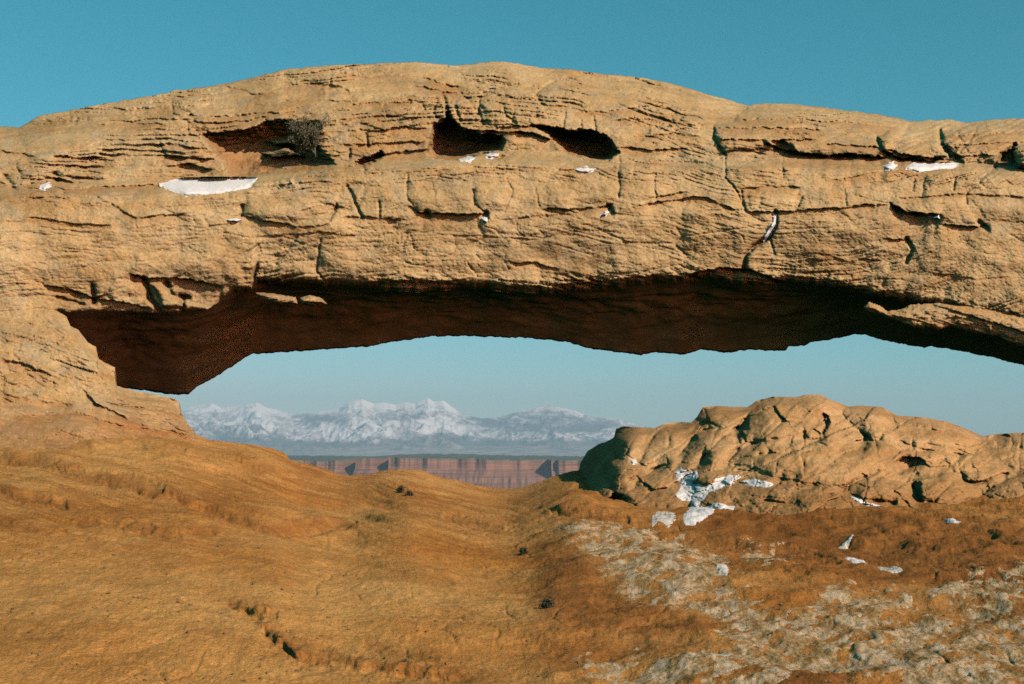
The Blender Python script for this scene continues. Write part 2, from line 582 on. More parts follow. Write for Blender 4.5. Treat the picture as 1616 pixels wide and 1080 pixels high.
# (points, depth in metres, fade below in px) - overhanging bedding ledges
LEDGES = [
    ([(150, 196), (200, 193), (240, 195), (268, 197)], .10, 8),
    ([(290, 181), (351, 183), (434, 177), (470, 175)], .12, 9), ([(290, 191), (351, 193), (434, 184)], .14, 10), ([(300, 202), (340, 203), (380, 197)], .12, 8),
    ([(257, 223), (300, 232), (356, 240)], .10, 9), ([(248, 245), (300, 248), (345, 252)], .12, 9), ([(260, 262), (300, 258), (340, 268)], .16, 12),
    ([(95, 300), (137, 295), (187, 294), (254, 291)], .16, 12),
    ([(-40, 276), (20, 294), (90, 282), (110, 284)], .12, 12), ([(80, 246), (134, 248), (178, 247)], .18, 14), ([(-20, 232), (43, 245), (60, 246)], .14, 10),
    ([(20, 196), (60, 190), (110, 190)], .1, 8), ([(180, 172), (230, 170), (268, 165)], .08, 8),
    ([(352, 133), (401, 147), (438, 146)], .10, 7), ([(446, 129), (474, 133), (501, 130), (545, 139), (560, 150)], .14, 9), ([(520, 118), (600, 120), (650, 117)], .07, 7),
    ([(384, 341), (430, 350), (470, 357), (520, 354)], .12, 10), ([(187, 331), (214, 344), (237, 341), (300, 337)], .12, 10), ([(40, 340), (110, 352), (180, 356)], .07, 8),
    ([(540, 341), (590, 343), (632, 347)], .10, 8), ([(644, 325), (662, 335), (700, 336), (747, 338), (770, 336)], .22, 14), ([(790, 346), (850, 340), (900, 336)], .05, 8),
    ([(855, 330), (907, 328), (947, 326), (968, 320)], .18, 12), ([(1000, 325), (1040, 318), (1085, 313)], .14, 10), ([(1030, 311), (1085, 302)], .10, 8),
    ([(545, 205), (590, 206), (640, 200), (680, 205)], .12, 10), ([(540, 228), (600, 226), (672, 222)], .16, 10), ([(600, 243), (650, 238), (676, 236)], .12, 9), ([(530, 187), (580, 184), (640, 176)], .09, 8),
    ([(667, 120), (690, 131), (730, 137)], .16, 10), ([(650, 132), (690, 142), (725, 146)], .12, 8), ([(545, 165), (600, 160), (650, 163)], .08, 8),
    ([(727, 205), (774, 207), (834, 209), (876, 222)], .30, 9), ([(760, 197), (800, 200), (846, 198)], .14, 8),
    ([(974, 231), (1024, 237), (1085, 234)], .16, 9), ([(960, 190), (1020, 186), (1090, 190)], .10, 8), ([(900, 178), (950, 175), (1010, 170)], .09, 8), ([(1000, 215), (1060, 210), (1110, 216)], .09, 8),
    ([(990, 256), (1040, 252), (1110, 258)], .08, 8),
    ([(740, 262), (800, 266), (860, 264)], .08, 8), ([(880, 268), (930, 266), (985, 262)], .10, 8),
    ([(1165, 188), (1230, 186), (1330, 192), (1420, 200)], .14, 8), ([(1128, 201), (1200, 202), (1300, 204)], .16, 9), ([(1130, 218), (1200, 221), (1290, 219)], .14, 8),
    ([(1203, 222), (1240, 238), (1300, 246), (1345, 243), (1400, 250)], .34, 20), ([(1300, 226), (1360, 230), (1395, 234)], .16, 8), ([(1390, 236), (1420, 248), (1462, 254), (1500, 250)], .28, 12),
    ([(1490, 216), (1560, 210), (1616, 206)], .12, 8), ([(1500, 230), (1560, 226), (1600, 224)], .14, 8), ([(1504, 246), (1540, 246), (1575, 244)], .16, 9),
    ([(1176, 334), (1220, 335), (1276, 330), (1323, 328), (1367, 323), (1407, 321)], .15, 9), ([(1405, 320), (1430, 334), (1484, 339)], .42, 18), ([(1484, 353), (1544, 359), (1562, 350)], .22, 12),
    ([(1163, 297), (1210, 292), (1266, 295)], .10, 9), ([(1310, 285), (1397, 268), (1510, 262)], .07, 9), ([(1413, 314), (1470, 309), (1527, 305), (1616, 311), (1660, 312)], .09, 8),
    ([(1397, 377), (1434, 378)], .18, 12), ([(1076, 313), (1109, 310), (1133, 320), (1166, 335)], .14, 12),
    ([(1076, 435), (1143, 422), (1183, 425), (1238, 445)], .35, 12), ([(800, 412), (847, 415), (885, 425)], .16, 10), ([(640, 436), (690, 446), (740, 450)], .14, 10), ([(880, 450), (960, 442), (1040, 433)], .16, 8),
    ([(560, 436), (600, 440), (650, 446)], .10, 7), ([(480, 330), (520, 322), (545, 328)], .12, 8), ([(420, 372), (500, 366), (560, 372)], .05, 7),
    ([(70, 451), (110, 456), (150, 470), (176, 462)], .24, 14), ([(205, 432), (235, 438), (300, 441), (352, 452)], .24, 22), ([(150, 472), (200, 478), (236, 488)], .2, 10),
    ([(0, 565), (40, 575), (78, 590)], .12, 12), ([(130, 612), (150, 635), (190, 655), (235, 675)], .16, 12), ([(150, 586), (185, 590)], .08, 8), ([(0, 620), (60, 632), (120, 640)], .05, 8),
    ([(20, 655), (120, 650), (200, 672), (306, 686)], .08, 10), ([(205, 640), (250, 646), (290, 655)], .06, 7),
    ([(1440, 492), (1500, 500), (1570, 522), (1616, 535)], .12, 8), ([(1470, 430), (1540, 440), (1600, 436)], .05, 8), ([(1290, 400), (1340, 412), (1390, 408)], .05, 8),
]
# (points, half width px, depth m) - cracks and joints
CRACKS = [
    ([(271, 160), (272, 180), (293, 190), (300, 214), (320, 222)], 3.0, .16), ([(137, 302), (187, 331), (214, 344)], 2.5, .10),
    ([(381, 325), (381, 340)], 4, .25), ([(468, 374), (452, 395), (434, 417)], 3, .12), ([(504, 380), (499, 427), (511, 442)], 2.2, .14), ([(531, 325), (521, 348)], 4, .2),
    ([(757, 152), (754, 180), (764, 197)], 2.6, .2), ([(757, 153), (774, 142), (817, 135)], 2.6, .16), ([(794, 165), (797, 183), (814, 195)], 2.5, .14),
    ([(874, 130), (857, 137), (844, 150), (861, 170), (894, 168)], 2.5, .14), ([(891, 170), (891, 199)], 2.2, .12), ([(917, 190), (917, 205)], 2, .1), ([(938, 186), (940, 208)], 2.5, .14),
    ([(700, 150), (705, 180)], 4, .3), ([(690, 158), (684, 178), (694, 192)], 3, .2), ([(719, 168), (726, 190)], 3, .2),
    ([(643, 278), (642, 314), (660, 335)], 2.2, .10), ([(747, 298), (750, 324), (767, 336)], 2.2, .12), ([(764, 336), (765, 344)], 6, .3), ([(674, 336), (678, 343)], 6, .3),
    ([(977, 248), (977, 312)], 2.4, .12), ([(1011, 274), (1034, 274), (1034, 312)], 2.0, .08), ([(958, 325), (966, 338)], 5, .25), ([(800, 286), (808, 300), (796, 335)], 2, .06), ([(845, 298), (850, 325)], 2, .06),
    ([(550, 295), (560, 320), (572, 342)], 3.5, .2), ([(598, 318), (598, 342)], 2.6, .16), ([(578, 212), (582, 232)], 3.0, .2), ([(552, 235), (552, 250)], 3, .15),
    ([(647, 370), (654, 392)], 2, .06), ([(737, 414), (754, 436)], 2.2, .06), ([(715, 372), (720, 388)], 2, .05),
    ([(1126, 200), (1126, 220), (1143, 244), (1146, 280), (1166, 307), (1176, 334)], 2.6, .14), ([(1223, 335), (1223, 354), (1210, 377), (1193, 387), (1176, 404), (1173, 426)], 4.5, .32),
    ([(1215, 378), (1222, 402)], 2.5, .12), ([(1570, 264), (1527, 304)], 2.4, .12), ([(1527, 304), (1527, 322)], 2, .08), ([(1430, 377), (1440, 394), (1430, 414)], 4.0, .22), ([(1544, 352), (1556, 362)], 6, .25),
    ([(1383, 217), (1390, 234)], 3, .2), ([(1481, 205), (1483, 228), (1500, 246)], 4, .35), ([(1540, 202), (1530, 222), (1516, 240)], 3, .16), ([(1600, 228), (1580, 250), (1570, 262)], 5, .4),
    ([(1444, 284), (1440, 300)], 2.4, .1), ([(1508, 280), (1506, 300)], 2.4, .1), ([(1268, 310), (1256, 328)], 2.5, .1), ([(1170, 300), (1174, 322)], 2.5, .12), ([(1332, 300), (1336, 327)], 2, .07),
    ([(1172, 372), (1176, 382)], 2, .06), ([(230, 440), (236, 470), (252, 492)], 5, .45), ([(262, 448), (272, 466), (296, 470)], 5, .35), ([(146, 450), (150, 478)], 5, .35), ([(290, 470), (286, 490)], 4, .3),
    ([(90, 470), (130, 482)], 4, .2), ([(405, 420), (398, 460)], 4, .25), ([(1385, 440), (1440, 444)], 2, .05),
    ([(162, 166), (164, 184)], 2, .06), ([(120, 186), (118, 196)], 3, .15), ([(214, 345), (216, 360)], 2, .06), ([(86, 275), (88, 284)], 6, .25), ([(10, 280), (22, 296)], 7, .25),
]
CAVES = [
    ([(318, 209), (367, 205), (411, 197), (420, 189), (447, 187), (478, 192), (503, 188), (508, 205), (500, 222), (514, 240), (519, 248), (532, 260), (501, 270), (450, 274), (407, 278), (394, 283), (360, 281), (352, 262), (330, 236), (318, 222)], 1.35, 18),
    ([(684, 195), (694, 190), (701, 184), (707, 172), (714, 184), (722, 192), (734, 207), (794, 213), (802, 222), (790, 237), (770, 243), (754, 247), (727, 255), (684, 252), (671, 243), (679, 220)], 1.6, 9),
    ([(834, 197), (877, 200), (894, 203), (931, 205), (951, 212), (968, 223), (979, 240), (961, 257), (931, 254), (894, 245), (877, 228), (860, 212)], 1.5, 8),
    ([(558, 262), (565, 250), (580, 247), (600, 238), (608, 246), (590, 257), (572, 265)], .8, 6),
    ([(765, 250), (790, 243), (800, 246), (785, 253)], .3, 4),
    ([(275, 263), (300, 259), (337, 270), (322, 276), (290, 273)], .25, 6),
    ([(1215, 222), (1235, 220), (1256, 236), (1262, 246), (1222, 240)], .45, 6),
    ([(1400, 236), (1450, 246), (1500, 252), (1470, 258), (1420, 256)], .35, 5),
    ([(1572, 246), (1600, 232), (1610, 240), (1600, 262), (1575, 264)], .6, 5),
]
# lit rock shelves left standing inside or beside hollows, and proud blocks (negative depth)
BLOCKS = [
    ([(414, 222), (470, 215), (478, 230), (440, 232)], -.75, 6), ([(410, 240), (455, 232), (470, 240), (486, 246), (430, 250)], -.85, 5),
    ([(394, 282), (405, 275), (440, 274), (465, 276), (462, 290), (430, 295), (398, 297)], -.22, 8),
    ([(1163, 184), (1183, 167), (1216, 163), (1263, 164), (1377, 181), (1434, 194), (1408, 238), (1395, 250), (1343, 246), (1256, 244), (1203, 237), (1143, 241), (1126, 219), (1127, 200), (1160, 191)], -.30, 10),
    ([(1385, 217), (1403, 205), (1444, 201), (1478, 208), (1496, 248), (1460, 253), (1410, 249), (1392, 235)], -.30, 9),
    ([(1486, 210), (1540, 195), (1660, 188), (1660, 215), (1600, 230), (1571, 258), (1520, 258), (1506, 244), (1486, 226)], -.34, 10),
    ([(757, 158), (774, 146), (840, 148), (860, 172), (890, 176), (888, 196), (840, 198), (768, 197)], -.16, 10), ([(796, 168), (840, 165), (850, 190), (816, 194)], -.12, 10),
    ([(848, 150), (862, 138), (900, 135), (920, 150), (900, 166), (862, 168)], -.12, 8),
    ([(645, 282), (744, 280), (748, 326), (760, 334), (664, 333), (645, 314)], -.13, 14), ([(750, 290), (800, 288), (806, 300), (797, 332), (770, 334), (752, 322)], -.13, 12),
    ([(860, 290), (975, 280), (975, 312), (950, 322), (866, 326)], -.10, 12), ([(980, 252), (1030, 268), (1032, 310), (1000, 320), (980, 310)], -.08, 10),
    ([(1180, 300), (1262, 297), (1250, 326), (1184, 330)], -.10, 8), ([(1275, 296), (1400, 290), (1404, 318), (1276, 326)], -.06, 10),
    ([(1075, 318), (1130, 325), (1215, 340), (1205, 376), (1170, 408), (1168, 424), (1080, 430)], -.08, 14),
    ([(500, 382), (560, 378), (560, 440), (512, 442)], -.08, 12), ([(405, 432), (430, 418), (498, 410), (498, 446), (406, 446)], -.10, 10),
    ([(212, 400), (300, 396), (345, 404), (380, 420), (395, 460), (352, 450), (300, 438), (215, 430)], -.14, 14),
    ([(385, 300), (470, 290), (540, 292), (530, 330), (470, 352), (388, 338)], -.12, 10),
    ([(1408, 314), (1527, 307), (1527, 322), (1545, 355), (1490, 350), (1430, 332)], -.12, 8), ([(1530, 310), (1640, 312), (1640, 352), (1560, 348)], -.10, 10),
    ([(238, 448), (278, 456), (290, 484), (270, 490), (255, 486)], -.25, 6), ([(288, 476), (340, 486), (335, 492), (290, 490)], -.2, 4), ([(180, 440), (228, 446), (240, 486), (160, 480)], -.12, 10),
]


def arch_depth(px, py, want_red=False):
    """forward distance of the rock face at each point of its front"""
    px, py = np.broadcast_arrays(np.asarray(px, float), np.asarray(py, float))
    U, V = px / 100.0, py / 100.0
    wx = px + 4.0 * fbm(U * 3.1, V * 3.1, 3, 31) + 1.6 * fbm(U * 14, V * 14, 2, 33)
    wy = py + 3.2 * fbm(U * 3.3, V * 3.3, 3, 41) + 1.6 * fbm(U * 13, V * 16, 3, 43)
    cr, lp, bn = CREST.base(px), LIP(px), BENCH(px)
    # large form: bulging lower band, sloping bench, upper tier leaning back to the crest
    q = np.clip((py - bn) / np.maximum(lp - bn, 5), 0, 1.0)
    s = np.clip((bn - py) / np.maximum(bn - cr, 5), 0, 1.05)
    D = 24.0 - 0.38 * np.sin(np.pi * np.clip(q, 0, 1) ** 0.8) * (py > bn)
    D = D + 0.45 * np.clip((q - 0.93) / 0.07, 0, 1) ** 2 * ss(330, 380, px)
    D = D + 0.75 * ss(14, -16, py - bn)
    D = D + 2.5 * s ** 2.3
    # left abutment: below the level of the arch's foot the rock comes towards the camera
    ab = ss(520, 60, px)
    below = np.clip(py - 470, 0, 400)
    D = D - ab * below * 0.0085 - ab * 0.014 * np.clip(py - 640, 0, 200)
    D = D - 0.9 * ss(350, -200, px) * ss(200, 480, py)
    D = D + 0.5 * ss(30, -2, py - SIL.base(px)) * ss(70, 150, px) * ss(480, 520, py) * (px < 345)
    # rolling swells
    D = D + 0.16 * fbm(U * 0.9, V * 1.5, 3, 51) + 0.06 * fbm(U * 2.4, V * 3.6, 3, 55)
    lower = ss(-10, 40, py - bn)
    abut = ss(500, 540, py) * (px < 360)
    abm = ss(490, 560, py) * (px < 420)
    lipz = ss(0.84, 0.95, q) * ss(380, 460, px)
    rough = 1.0 - 0.76 * lower + 1.2 * lipz + 0.40 * abm
    rough = rough * (0.28 + 1.15 * ss(-.28, .32, fbm(U * 0.75, V * 1.6, 3, 57)))
    # bedding: warped, gently dipping layers, each with its own stand-out and joint
    dip = -0.05 * np.sin(U * 0.55 + 1.0) - 0.24 * abm
    sv = V + dip * U + 0.16 * fbm(U * 0.55, V * 0.8, 3, 61) + 0.02 * fbm(U * 4, V * 4, 2, 63)
    for fr, amp, seed, jd in ((5.5, .075, 2, .07), (13.0, .050, 5, .075), (27.0, .028, 9, .042), (46.0, .014, 14, .022)):
        k = sv * fr
        i = np.floor(k).astype(np.int64)
        fz = k - i
        r1 = RND[PERM[(i + seed * 31) & 255]]
        r0 = RND[PERM[(i - 1 + seed * 31) & 255]]
        lay = r0 + (r1 - r0) * ss(0.0, 0.22, fz)
        vis = ss(-0.25, 0.35, fbm(U * 0.9 + i * 5.17, V * 0.9 + i * 1.3, 2, 70 + seed))
        D = D + amp * (lay - 0.5) * 1.6 * rough * (0.35 + 0.65 * vis)
        jm = ss(0.0, 0.30, fbm(U * (0.55 if fr < 14 else 1.6) + i * 7.7, V * 0.3 + i * 3.1, 3, 80 + seed)) * rough
        D = D + jd * jm * np.exp(-(np.minimum(fz, 1 - fz) * 100 / fr / 1.7) ** 2)
    # blocky jointing
    for fx, fy, amp, cd, seed in ((0.9, 2.4, .055, .05, 3), (2.2, 7.0, .035, .035, 6), (5.0, 17.0, .016, .02, 12)):
        e, idv = cells(wx / 100 * fx + 0.3 * V, wy / 100 * fy + 0.15 * n2(U, V, 91), seed)
        m = ss(-0.15, 0.30, fbm(U * 0.8, V * 1.3, 3, 95 + seed))
        D = D + amp * (idv - 0.5) * 2 * m * rough
        D = D + cd * m * np.exp(-(e / 0.055) ** 2) * (0.5 + rough * 0.5)
    # the hollows, blocks, ledges and cracks one can see
    red = np.zeros(px.shape)
    for pts, h, e in BLOCKS:
        a = np.array(pts)
        bb = (wx > a[:, 0].min() - 4) & (wx < a[:, 0].max() + 4) & (wy > a[:, 1].min() - 4) & (wy < a[:, 1].max() + 4)
        if bb.any() and h > -.5:
            sd = np.clip(poly_sd(wx[bb], wy[bb], pts), 0, None)
            D[bb] += (1.0 if h < -.2 else 0.62) * h * (1 - np.exp(-sd / (0.6 * e)))
    for pts, h, e in CAVES:
        a = np.array(pts)
        bb = (wx > a[:, 0].min() - 4) & (wx < a[:, 0].max() + 4) & (wy > a[:, 1].min() - 4) & (wy < a[:, 1].max() + 4)
        if bb.any():
            sd = np.clip(poly_sd(wx[bb], wy[bb], pts) + (0.5 if h > .5 else 0.2) * (6.0 * fbm(px[bb] / 18, py[bb] / 4.0, 3, 131) + 2.0 * fbm(px[bb] / 6, py[bb] / 3.0, 2, 133)), 0, None)
            D[bb] += h * (1 - np.exp(-sd / e))
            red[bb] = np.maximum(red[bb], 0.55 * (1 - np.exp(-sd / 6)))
    for pts, h, e in BLOCKS:
        a = np.array(pts)
        bb = (wx > a[:, 0].min() - 4) & (wx < a[:, 0].max() + 4) & (wy > a[:, 1].min() - 4) & (wy < a[:, 1].max() + 4)
        if bb.any() and h <= -.5:
            sd = np.clip(poly_sd(wx[bb], wy[bb], pts), 0, None)
            D[bb] += h * (1 - np.exp(-sd / e))
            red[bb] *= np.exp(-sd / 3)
    for n, (pts, h, fade) in enumerate(LEDGES):
        a = np.array(pts, float)
        x0, x1 = a[0, 0], a[-1, 0]
        bb = (px > x0 - 6) & (px < x1 + 6) & (py > a[:, 1].min() - 30) & (py < a[:, 1].max() + fade * 4)
        if not bb.any():
            continue
        x = wx[bb]
        dv = wy[bb] - np.interp(x, a[:, 0], a[:, 1]) + 2.0 * fbm(x / 9.0, x * 0 + n * 1.7, 3, 17)
        tp = ss(x0 - 4, x0 + 12, x) * ss(x1 + 4, x1 - 12, x)
        am = (0.72 if h < .3 else 0.9) * h * tp * (0.8 + 0.7 * n2(x / 22.0, x * 0 + n * 3.3, 19))
        D[bb] += am * ss(-0.6, 1.6, dv) * np.exp(-np.clip(dv, 0, None) / fade)
        D[bb] -= am * 0.35 * ss(1.2, -1.2, dv) * np.exp(np.clip(dv, None, 0) / 9.0)
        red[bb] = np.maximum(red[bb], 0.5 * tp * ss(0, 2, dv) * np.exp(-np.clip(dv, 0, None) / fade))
    for pts, w, h in CRACKS:
        a = np.array(pts, float)
        bb = (px > a[:, 0].min() - 14) & (px < a[:, 0].max() + 14) & (py > a[:, 1].min() - 14) & (py < a[:, 1].max() + 14)
        if bb.any():
            d = seg_dist(wx[bb], wy[bb], pts)
            D[bb] += 0.55 * h * np.exp(-(d / (0.72 * w)) ** 2)
    # weathered skin
    D = D + rough * 0.050 * fbm(U * 8, V * 18, 4, 111, .6) + 0.024 * fbm(U * 20, V * 34, 4, 117, .65)
    D = D + 0.06 * abut * fbm(U * 2.5, (V - 0.26 * U) * 16, 4, 121, .6)
    if want_red:
        return D, red
    return D


ARCH_BASE = np.array([-3.0, 24.5, 0.6])
arch = tag(empty('sandstone_arch', ARCH_BASE), 'long tan sandstone arch with layered caves, spanning the gap above the slickrock', 'rock arch')

cols = np.concatenate([np.linspace(-860, -60, 60)[:-1], np.arange(-60, 1676, 1.5), np.linspace(1690, 2650, 60)])
NR = 262
tt = np.linspace(0, 1, NR)[:, None]
PX = np.repeat(cols[None, :], NR, 0)
cr, lp = CREST(cols)[None, :], LIP(cols)[None, :]
PY = cr + (lp - cr) * tt
D, RED = arch_depth(PX, PY, True)
front = P(PX, PY, D)
# underside from the front lip to the back lip, then up the far side to the crest
YB = 28.3 + 0.25 * fbm(cols / 60.0, cols * 0, 3, 201) + 0 * cols
lipP = front[-1]
backP = P(cols, BACK(cols), YB)
rows = []
NU = 44
ker = np.hanning(61)
ker /= ker.sum()
lipS = np.stack([np.convolve(np.pad(lipP[:, i], 30, 'edge'), ker, 'valid') for i in range(3)], -1)
backS = np.stack([np.convolve(np.pad(backP[:, i], 30, 'edge'), ker, 'valid') for i in range(3)], -1)
for k in range(1, NU + 1):
    f = k / NU
    p = (lipS + (lipP - lipS) * math.exp(-f * 26)) * (1 - f) + (backS + (backP - backS) * math.exp(-(1 - f) * 26)) * f
    w = math.sin(math.pi * f)
    p = p.copy()
    p[:, 2] += w * (0.28 + 0.10 * fbm(cols / 60.0, cols * 0 + f * 6, 3, 205) + 0.05 * fbm(cols / 40.0, cols * 0 + f * 22, 4, 207))
    rows.append(p)
crestP = front[0]
NB = 16
for k in range(1, NB):
    f = k / NB
    p = backP * (1 - f) + crestP * f
    p = p.copy()
    w = math.sin(math.pi * f)
    p[:, 1] += w * (1.5 + 0.3 * fbm(cols / 40.0, cols * 0 + f * 6, 3, 211))
    p[:, 2] += w * 0.25
    rows.append(p)
allP = np.concatenate([front, np.array(rows)], 0)
lowq = ss(0, 40, PY - BENCH(PX)) * ss(60, 300, PX)
PAL = np.clip(0.65 * lowq + 0.5 * ss(40, 10, PY - CREST.base(PX)), 0, 1) * (1 - np.clip(RED * 2, 0, 1)) * ss(-.35, .3, fbm(PX / 130, PY / 60, 4, 145))
palA = np.concatenate([PAL, np.zeros((len(rows), len(cols)))], 0)
redA = np.concatenate([RED, np.zeros((len(rows), len(cols)))], 0)
R, Cc = allP.shape[:2]
span = mesh_np('span', allP.reshape(-1, 3), grid_quads(R, Cc, wrap=True), M_ARCH, arch, ARCH_BASE, attrs={'red': redA, 'pale': palA})

# left abutment: the rock foot below the arch's springing
acol = np.concatenate([np.linspace(-860, -60, 60)[:-1], np.arange(-60, 341, 1.5)])
NA = 190
ta = np.linspace(0, 1, NA)[:, None]
s0 = SIL(acol)[None, :]
APX = np.repeat(acol[None, :], NA, 0)
sf = SIL.base(acol)[None, :]
APY = sf + (800 - sf) * ta + (s0 - sf) * np.exp(-ta * 300 / 22.0)
AD, AR = arch_depth(APX, APY, True)
AR = np.clip(AR + 0.5 * ss(610, 710, APY + 20 * fbm(APX / 50, APY / 14, 3, 141)), 0, 1)
af = P(APX, APY, AD)
rows = []
top = af[0]
for k, (dy, dz) in enumerate(((.10, -.02), (.35, -.12), (.8, -.4), (1.6, -1.0), (2.6, -2.2), (3.0, -4.0))):
    rows.append(behind(top, dy, dz))
ap = np.concatenate([np.array(rows)[::-1], af], 0)
ar = np.concatenate([np.zeros((len(rows), len(acol))), AR], 0)
mesh_np('abutment', ap.reshape(-1, 3), grid_quads(*ap.shape[:2]), M_ARCH, arch, ARCH_BASE, attrs={'red': ar, 'pale': ar * 0})


def slab(name, pts, Yc, th, mat, parent, base, step=1.3, e=9.0, dip=0.0, seed=0):
    """closed lump of rock with the outline given, thickest in the middle"""
    a = np.array(pts, float)
    xs = np.arange(a[:, 0].min() - 3, a[:, 0].max() + 3, step)
    ys = np.arange(a[:, 1].min() - 3, a[:, 1].max() + 3, step)
    X, Yy = np.meshgrid(xs, ys)
    sd = poly_sd(X + 2.0 * fbm(X / 11, Yy / 11, 3, seed + 3), Yy + 2.0 * fbm(X / 11, Yy / 9, 3, seed + 7), pts)
    inside = sd > 0
    pil = np.sqrt(np.clip(1 - np.exp(-np.clip(sd, 0, None) / e), 0, 1))
    sv = (Yy + dip * X) / 9.0 + 0.5 * fbm(X / 60, Yy / 40, 2, seed)
    i = np.floor(sv).astype(np.int64)
    lay = RND[PERM[(i + seed) & 255]] + (RND[PERM[(i + 1 + seed) & 255]] - RND[PERM[(i + seed) & 255]]) * ss(.7, 1, sv - i)
    f = Yc - th * pil * (0.62 + 0.55 * lay) + 0.30 * th * fbm((X + Yy * 2) / 22, (Yy + dip * X) / 8, 5, seed + 11, .6) * pil
    g = Yc + th * pil
    Vf, Vb = P(X, Yy, f).reshape(-1, 3), P(X, Yy, g).reshape(-1, 3)
    cm = inside[:-1, :-1] & inside[1:, :-1] & inside[1:, 1:] & inside[:-1, 1:]
    q1 = grid_quads(*X.shape, mask=cm)
    n = X.size
    q2 = grid_quads(*X.shape, mask=cm, flip=True) + n
    # rim
    ed = {}
    for q in q1:
        for k in range(4):
            ab_ = (q[k], q[(k + 1) % 4])
            if (ab_[1], ab_[0]) in ed:
                del ed[(ab_[1], ab_[0])]
            else:
                ed[ab_] = 1
    rim = np.array([(b, a_, a_ + n, b + n) for a_, b in ed])
    V, Q, _ = compact(np.concatenate([Vf, Vb]), np.concatenate([q1, q2, rim]))
    return mesh_np(name, V, Q, mat, parent, base, attrs={'red': np.full(len(V), .15), 'pale': np.zeros(len(V))})


slab('hanging_slab', [(1362, 484), (1370, 476), (1385, 480), (1400, 490), (1420, 488), (1440, 480), (1480, 478), (1540, 482), (1640, 500), (1760, 560), (1800, 610), (1700, 585), (1616, 549), (1598, 543),
                      (1570, 531), (1540, 527), (1500, 516), (1482, 521), (1440, 518), (1402, 503), (1380, 496), (1365, 492)], 24.15, .55, M_ARCH, arch, ARCH_BASE, e=16, dip=-.28, seed=3)
slab('hanging_slab', [(402, 463), (420, 461), (450, 466), (468, 468), (470, 480), (440, 481), (415, 474)], 24.35, .5, M_ARCH, arch, ARCH_BASE, step=1.0, e=6, seed=9)
slab('hanging_slab', [(472, 470), (490, 465), (510, 471), (517, 481), (495, 484), (473, 480)], 24.4, .45, M_ARCH, arch, ARCH_BASE, step=1.0, e=6, seed=14)

# ================================================================= GROUND
RIDGE = smooth_curve([(-3200, 700), (-300, 672), (0, 668), (200, 674), (300, 682), (330, 696), (400, 704), (430, 708), (450, 716), (458, 727), (500, 737), (540, 751), (580, 750), (606, 742), (640, 740), (665, 742),
                      (690, 752), (720, 758), (760, 768), (800, 772), (830, 768), (860, 757), (890, 747), (915, 741), (1000, 752), (1200, 755), (1400, 748), (1616, 740), (2400, 735), (4800, 740)], 1.3, 23, 1 / 12.0)
RIDGEY = curve([(-3200, 25), (0, 24.2), (300, 24.0), (400, 25.0), (460, 25.6), (540, 26.6), (640, 27.2), (800, 28.0), (900, 27.0), (1000, 27), (4800, 27)])
G_LEDGE = [
    ([(0, 722), (60, 736), (106, 746), (163, 758), (212, 771), (245, 783), (265, 780), (326, 803), (367, 820), (428, 840), (461, 837), (530, 833), (579, 844)], .17, 26, 14),
    ([(-30, 776), (0, 780), (24, 793), (82, 803), (106, 807), (134, 803)], .16, 20, 12), ([(112, 828), (143, 835), (165, 830)], .11, 14, 9),
    ([(186, 828), (200, 838), (228, 842), (262, 848), (284, 848)], .17, 16, 11), ([(288, 838), (310, 846), (345, 844), (360, 838)], .11, 14, 9), ([(-30, 838), (0, 841), (41, 847), (114, 842)], .14, 16, 10),
    ([(350, 950), (371, 962), (408, 975), (440, 982)], .13, 10, 9), ([(400, 994), (449, 1011), (469, 1030), (522, 1033), (571, 1044), (660, 1053), (760, 1066)], .14, 14, 10),
    ([(563, 1016), (612, 1032), (680, 1042), (800, 1060)], .05, 10, 7), ([(243, 900), (277, 909), (330, 906)], .07, 12, 9), ([(505, 884), (571, 890), (660, 909), (720, 915)], .07, 16, 12), ([(600, 1070), (690, 1085), (800, 1090)], .1, 12, 9),
    ([(600, 790), (630, 800), (658, 811)], .09, 9, 6), ([(696, 810), (730, 832), (767, 843), (800, 842)], .08, 10, 8), ([(867, 811), (934, 822), (1000, 826)], .12, 14, 9), ([(674, 957), (726, 966), (785, 978)], .05, 9, 7),
    ([(330, 737), (400, 742), (470, 752), (530, 768)], .06, 16, 10), ([(150, 700), (230, 712), (330, 725), (420, 738)], .09, 14, 9), ([(0, 690), (80, 700), (160, 715)], .09, 12, 8),
    ([(1120, 850), (1180, 862), (1240, 868), (1300, 885)], .14, 14, 10), ([(1330, 857), (1420, 862), (1480, 872), (1540, 868)], .14, 12, 9), ([(1180, 800), (1260, 812), (1360, 818), (1440, 826), (1560, 838)], .08, 14, 9),
    ([(1190, 905), (1260, 915), (1340, 928)], .09, 14, 10), ([(1480, 898), (1540, 910), (1590, 905)], .12, 14, 10), ([(1250, 860), (1300, 880), (1350, 890)], .10, 12, 8), ([(1020, 845), (1075, 842), (1130, 846)], .1, 10, 8),
    ([(1560, 850), (1616, 866), (1660, 868)], .2, 12, 10), ([(1380, 830), (1440, 846), (1520, 850), (1600, 846)], .10, 10, 8),
]
